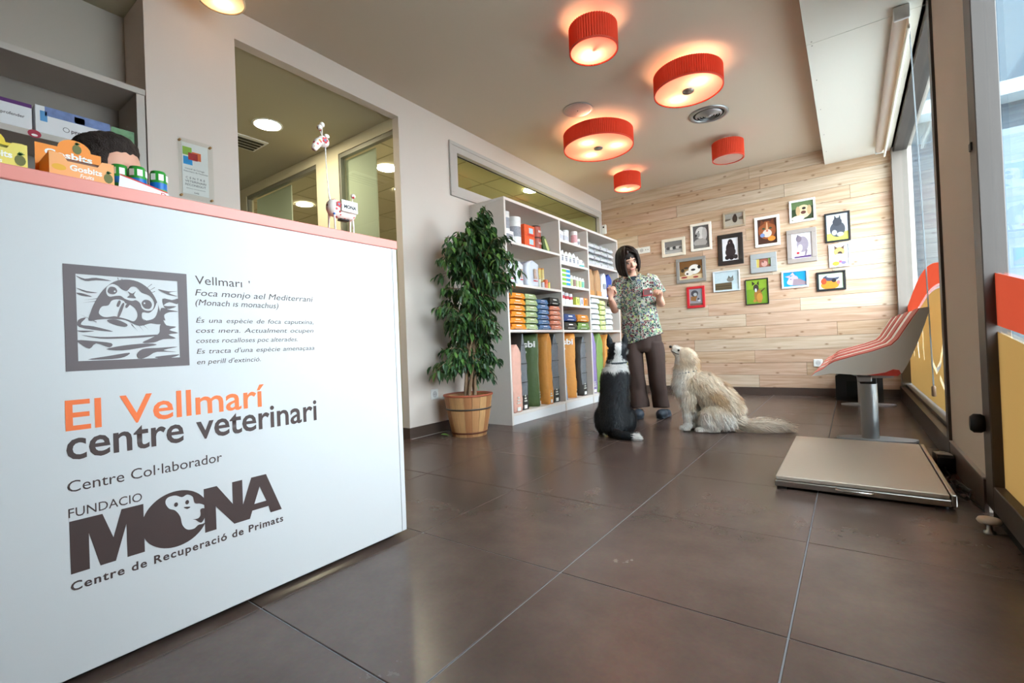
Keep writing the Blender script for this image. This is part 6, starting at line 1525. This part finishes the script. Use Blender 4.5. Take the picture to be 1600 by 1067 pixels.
for dd in (-.085, .085):                                                      # haunch: knee up and forward, hock low and back
    b.ell((.055, dd, .125), (.105, .050, .098), 18, 12, rot=Matrix.Rotation(-.35, 3, 'Y'))
    b.tube([(-.022, dd * 1.08, .150), (-.035, dd * 1.1, .095), (.045, dd * 1.1, .040)], [.046, .040, .032], 12)
    b.tube([(.060, dd * 1.1, .030), (-.01, dd * 1.12, .024), (-.060, dd * 1.12, .020)], [.026, .024, .022], 10); b.ell((-.072, dd * 1.12, .019), (.036, .027, .019), 12, 8)
b.ell((.135, 0, .085), (.075, .095, .082), 16, 12)
for dd in (-.062, .062):                                                      # drop ears
    b.tube([(-.130, dd * .9, .600), (-.120, dd * 1.18, .575), (-.118, dd * 1.28, .535), (-.124, dd * 1.22, .505)], [(.010, .020), (.011, .030), (.010, .030), (.006, .016)], 10, up=(0, 1, 0))
b.tube([(.185, 0, .060), (.25, -.01, .040), (.33, -.015, .040), (.42, .01, .040), (.50, .02, .028)], [.034, .030, .030, .026, .012], 12)
me = remesh(b, .0075, 5, .5)
CRM, TAN, WHT = (.88, .76, .60), (.50, .30, .14), (.96, .94, .90)
def gcol(p, n=None):
    c = CRM
    nz = mnoise.noise(Vector(p) * 11) * .5 + .5; n2 = mnoise.noise(Vector(p) * 34 + Vector((3, 1, 2))) * .5 + .5
    saddle = sm(.20, .30, p.z - .28 + .9 * (p.x + .10) * .6 + .05 * nz) * (1 - sm(.44, .50, p.z))
    back = sm(-.02, .05, (p.z - (.40 - 1.05 * (p.x + .05))) + .10) * (1 if p.x > -.10 else 0) * (1 - sm(.20, .26, p.x))
    c = mixc(c, TAN, .85 * max(0, min(1, back)) * sm(.25, .70, nz))
    if p.z > .48: c = mixc(c, TAN, .45 * sm(-.16, -.08, p.x) * nz * 1.5)
    chest = (1 - sm(-.20, -.12, p.x)) * (1 - sm(.46, .50, p.z)); c = mixc(c, WHT, .85 * chest)
    low = 1 - sm(.10, .20, p.z); c = mixc(c, WHT, .8 * low * (1 if p.x < .16 else .35))
    if p.x < -.19 and p.z > .5: c = mixc(c, WHT, .75)
    if p.x > .40: c = mixc(c, (.68, .50, .32), sm(.40, .52, p.x) * .6)
    return mixc(c, mixc(c, TAN, .55), .55 * sm(.45, .75, n2)) + (1,)
def gflow(p):
    if p.x > .17 and p.z < .12: return (1, 0, -.12)
    if p.z > .47: return (.5 if p.x > -.2 else .8, 0, -.6)
    return (.5, 0, -1) if p.x > -.1 else (.05, 0, -1)
def glen(p):
    if p.z > .55 or (p.x < -.19 and p.z > .5): return .35
    if p.x > .17 and p.z < .12: return 2.0
    if p.z < .05: return .45
    if p.x < -.12 and p.z < .2: return .6
    return 1.1
color_mesh(me, gcol)
fm_ = fur(me, 26000, .046, .0026, gcol, gflow, 3, lenfn=glen)
for m_ in (me, fm_):
    for v in m_.vertices: v.co = GFl(v.co)
add_obj(me, 'body', gd, M_FUR); add_obj(fm_, 'fur', gd, M_FUR)
def gpart(mb, nm, m): 
    me_ = mb.mesh(nm, m)
    for v in me_.vertices: v.co = GFl(v.co)
    return add_obj(me_, nm, gd)
gpart(MB().ell((-.256, 0, .634), (.012, .014, .011), 12, 8), 'nose', mat('dog nose', (34, 28, 28), .3))
for dd in (-.046, .046): gpart(MB().ell((-.196, dd * .92, .606), (.008, .007, .008), 10, 7), 'eye', mat('dog eye', (30, 20, 16), .15))
gpart(MB().tube([(-.244, -.028, .600), (-.215, -.044, .582), (-.190, -.048, .575)], .003, 6), 'mouth_line', mat('dog lip', (60, 46, 42), .6))
cl = [(-.146 + .089 * math.cos(a * PI / 14), .092 * math.sin(a * PI / 14), .438 + .014 * math.cos(a * PI / 14)) for a in range(29)]
gpart(MB().tube(cl, [(.006, .003)] * 29, 6, cap=False), 'collar', mat('grey blue collar', (90, 100, 104), .6))

# black and white dog: sits with its back to the camera, looking up
BA = (-1.41, 3.235); BF = frame_at(BA); BFl = lambda p: BF(p) - Vector((BA[0], BA[1], 0))
bd_ = thing('dog', 'black and white dog sitting with its back to the camera, ears up', 'dog', (BA[0], BA[1], 0))
b = MB()
b.tube([(-.022, -.015, .10), (-.022, .0, .20), (-.018, .035, .30), (-.010, .07, .40), (.000, .095, .48)], [(.112, .120), (.110, .116), (.098, .102), (.100, .108), (.088, .094)], 20, up=(0, 1, 0))
b.ell((-.022, -.01, .10), (.124, .115, .098), 20, 14)
b.ell((-.006, .080, .42), (.106, .088, .100), 18, 12)
b.tube([(.004, .10, .47), (.010, .115, .54), (.016, .120, .59)], [(.082, .086), (.068, .072), (.063, .066)], 16, up=(0, 1, 0))
b.ell((.022, .125, .625), (.072, .070, .062), 18, 12)
b.tube([(.03, .16, .63), (.045, .215, .655), (.055, .255, .675)], [(.046, .046), (.032, .034), (.022, .024)], 12, up=(1, 0, 0))
for s_, dd in ((-1, -.125), (1, .088)):
    b.ell((dd, .035, .115), (.046, .105, .092), 16, 12)
    b.tube([(dd, .13, .10), (dd * 1.08, .16, .06), (dd * 1.0, .05, .03)], [.034, .03, .026], 10)
    b.tube([(dd * 1.02, .05, .024), (dd * 1.06, .12, .022), (dd * 1.06, .165, .018)], [.024, .022, .020], 10)
for sx in (-.055, .052):
    b.tube([(sx - .005, .10, .36), (sx, .145, .22), (sx + .005, .155, .10), (sx + .005, .160, .03)], [.048, .038, .028, .026], 12); b.ell((sx + .005, .178, .02), (.028, .040, .020), 12, 8)
for sx, tx in ((-.034, -.046), (.070, .084)):
    b.tube([(sx, .115, .655), (sx * 1.0 + (tx - sx) * .4, .105, .705), (tx, .098, .760)], [(.030, .010), (.025, .009), (.004, .004)], 10, up=(1, 0, 0))
b.tube([(-.03, -.115, .045), (.02, -.150, .030), (.075, -.160, .024), (.125, -.165, .022), (.150, -.166, .018)], [.030, .030, .032, .030, .010], 12)
me = remesh(b, .007, 5, .5)
BLK, WH2 = (.010, .012, .016), (.80, .79, .77)
def bcol(p, n=None):
    c = BLK; nz = mnoise.noise(Vector(p) * 14) * .02
    ring = sm(.452, .478, p.z + nz * 1.6) * (1 - sm(.548, .560, p.z + nz))
    c = mixc(c, WH2, ring)
    if p.z > .54 and abs(p.x - (.022 + (p.z - .62) * .1)) < .024 + .02 * max(0, (.60 - p.z) * 8) and p.y < .16 and p.z < .70: c = WH2
    if p.x > .085 and p.z > .57 and p.z < .63: c = mixc(c, WH2, .8)
    if p.y > .19 and p.z > .55: c = mixc(c, WH2, .8)
    if p.x > .085 and p.z < .05 and p.y < -.10: c = WH2
    if p.z < .055 and p.y > .09: c = WH2
    if p.y > .12 and .06 < p.z < .46: c = mixc(c, WH2, .9)
    return tuple(c) + (1,)
def bflow(p):
    if p.z < .07 and p.y < -.09: return (1, -.1, -.05)
    if p.z > .6: return (0, -.6, -.6)
    return (0, -.25, -1)
def blen(p):
    if p.z > .64: return .3
    if p.z > .5: return .9
    if p.z < .05 and p.y > 0: return .35
    return .8
color_mesh(me, bcol)
fm_ = fur(me, 20000, .036, .0021, bcol, bflow, 8, lenfn=blen)
for m_ in (me, fm_):
    for v in m_.vertices: v.co = BFl(v.co)
add_obj(me, 'body', bd_, M_FUR); add_obj(fm_, 'fur', bd_, M_FUR)
def bpart(mb, nm, m):
    me_ = mb.mesh(nm, m)
    for v in me_.vertices: v.co = BFl(v.co)
    return add_obj(me_, nm, bd_)
bpart(MB().ell((.058, .272, .684), (.011, .010, .009), 10, 7), 'nose', mat('dog nose', (34, 28, 28), .3))
for sx in (-.016, .074): bpart(MB().ell((sx, .185, .652), (.007, .007, .007), 10, 7), 'eye', mat('dog eye', (30, 20, 16), .15))
cl = [(.008 + .078 * math.cos(a * PI / 14), .110 + .080 * math.sin(a * PI / 14), .535 + .006 * math.sin(a * PI / 14)) for a in range(29)]
bpart(MB().tube(cl, [(.007, .003)] * 29, 6, cap=False), 'collar', mat('dark collar', (50, 62, 66), .6))
bpart(MB().lathe([(.010, 0), (.010, .003)], 12).xf(lambda p: (.086 + p[2], .09 + p[0], .522 + p[1])), 'collar_tag', mat('yellow tag', (206, 190, 60), .4))
bpart(MB().ell((-.050, .055, .548), (.014, .012, .012), 10, 7), 'collar_buckle', M_BLACK)

# --- man seated behind the counter: only the top of his head shows over the ledge
MA = (-1.90, .455)
mn = thing('person', 'dark haired man seated behind the counter, only forehead and hair showing', 'person', (MA[0], MA[1], 0))
MHM = Matrix.Translation((0, 0, 1.200)) @ Matrix.Rotation(R(142), 4, 'Z') @ Matrix.Rotation(R(8), 4, 'X') @ Matrix.Translation((0, 0, -.02))
MHF = lambda p: MHM @ Vector(p)
sk = MB(); hm_ = head_mesh(); sk.add([MHF(v) for v in hm_.v], hm_.f)
FW = Vector((math.sin(R(142)), -math.cos(R(142)), 0)); SW = Vector((math.cos(R(142)), math.sin(R(142)), 0))
def mp_(s, f, z): return SW * s + FW * f + Vector((0, 0, z))
sk.tube([mp_(0, -.02, 1.06), mp_(0, -.01, 1.12), mp_(0, 0, 1.19)], [.062, .054, .052], 14)
sk.tube([mp_(0, -.06, .50), mp_(0, -.06, .62), mp_(0, -.06, .80), mp_(0, -.05, .98), mp_(0, -.04, 1.06)], [(.11, .16), (.11, .155), (.115, .17), (.105, .19), (.06, .10)], 20, up=FW)
for s in (-1, 1):
    S0, E0, W0 = mp_(s * .19, -.05, 1.00), mp_(s * .23, .02, .76), mp_(s * .12, .20, .60)
    sk.tube([S0, S0.lerp(E0, .5), E0], [.055, .050, .042], 12); sk.ell(E0, (.042, .042, .042), 10, 8); sk.tube([E0, E0.lerp(W0, .5), W0], [.042, .038, .028], 12)
    hand_parts(sk, W0, FW + Vector((0, 0, -.05)), Vector((0, 0, -1)), s, .35)
    H0, K0, A0 = mp_(s * .09, -.04, .50), mp_(s * .10, .36, .49), mp_(s * .10, .34, .08)
    sk.tube([H0, H0.lerp(K0, .5), K0], [.085, .075, .060], 12); sk.ell(K0, (.06, .06, .06), 10, 8); sk.tube([K0, K0.lerp(A0, .4), A0], [.058, .054, .038], 12); sk.ell(A0 + FW * .06 + Vector((0, 0, -.045)), (.05, .10, .038), 12, 8)
add_obj(remesh(sk, .0055, 3, .4), 'body', mn, M_SKIN)
face_parts(mn, lambda p: MHF(p))
jk = MB(); jk.tube([mp_(0, -.06, .49), mp_(0, -.06, .62), mp_(0, -.06, .80), mp_(0, -.05, .98), mp_(0, -.04, 1.055)], [(.125, .175), (.125, .17), (.13, .185), (.12, .205), (.07, .11)], 20, up=FW)
for s in (-1, 1): jk.tube([mp_(s * .15, -.05, 1.0), mp_(s * .19, -.05, 1.0), mp_(s * .225, .0, .82)], [.068, .066, .062], 12)
add_obj(remesh(jk, .008, 4), 'tunic', mn, mat('teal tunic', (84, 128, 120), .85))
jt = MB()
for s in (-1, 1):
    H0, K0, A0 = mp_(s * .09, -.06, .50), mp_(s * .10, .36, .49), mp_(s * .10, .34, .09)
    jt.tube([H0, H0.lerp(K0, .5), K0], [.098, .086, .072], 12); jt.ell(K0, (.072, .072, .072), 10, 8); jt.tube([K0, A0], [.070, .058], 12)
add_obj(remesh(jt, .009, 4), 'trousers', mn, mat('dark brown twill', (74, 60, 56), .85))
for s in (-1, 1):
    c0 = mp_(s * .10, .40, 0)
    sh_ = remesh(MB().ell((0, 0, .04), (.055, .13, .045), 14, 10), .007, 3)
    Rm = Matrix.Rotation(R(142), 3, 'Z')
    for v in sh_.vertices: v.co = c0 + Rm @ v.co; v.co.z = max(0, v.co.z)
    add_obj(sh_, 'shoe', mn, M_BLACK)
hh = MB(); hh.ell((0, .022, .172), (.079, .096, .066), 20, 14, rot=Matrix.Rotation(R(-24), 3, 'X'))
hh.ell((0, .07, .09), (.060, .040, .06), 14, 10)
for s in (-1, 1): hh.ell((s * .068, .012, .135), (.014, .040, .045), 12, 8)
hme = remesh(MB().add([MHF(v) for v in hh.v], hh.f), .005, 3)
NV = [v.normal.copy() for v in hme.vertices]
for v, nv in zip(hme.vertices, NV): v.co += nv * (mnoise.noise(v.co * 60) * .004)
add_obj(hme, 'hair', mn, mat('short dark hair', (44, 34, 30), .7, bump=.6, bscale=220))
stl = thing('stool', 'round black swivel stool behind the reception counter under the seated man', 'stool', tuple(Vector((MA[0], MA[1], 0)) + FW * -.05))
MB().lathe([(.17, .355), (.18, .37), (.18, .395), (.165, .405)], 28).build('seat', M_BLACK, stl)
MB().lathe([(.025, .03), (.025, .355)], 14).build('column', M_GALV, stl)
for k in range(5):
    a = k * 2 * PI / 5; MB().tube([(.02 * math.cos(a), .02 * math.sin(a), .05), (.22 * math.cos(a), .22 * math.sin(a), .03)], [.016, .010], 8).build('foot', M_GALV, stl)
    MB().lathe([(.015, .0), (.018, .01), (.015, .025)], 10).xf(lambda p: (p[0] + .22 * math.cos(a), p[1] + .22 * math.sin(a), p[2])).build('caster', M_BLACK, stl)
bpy.data.scenes.remove(SCRATCH)
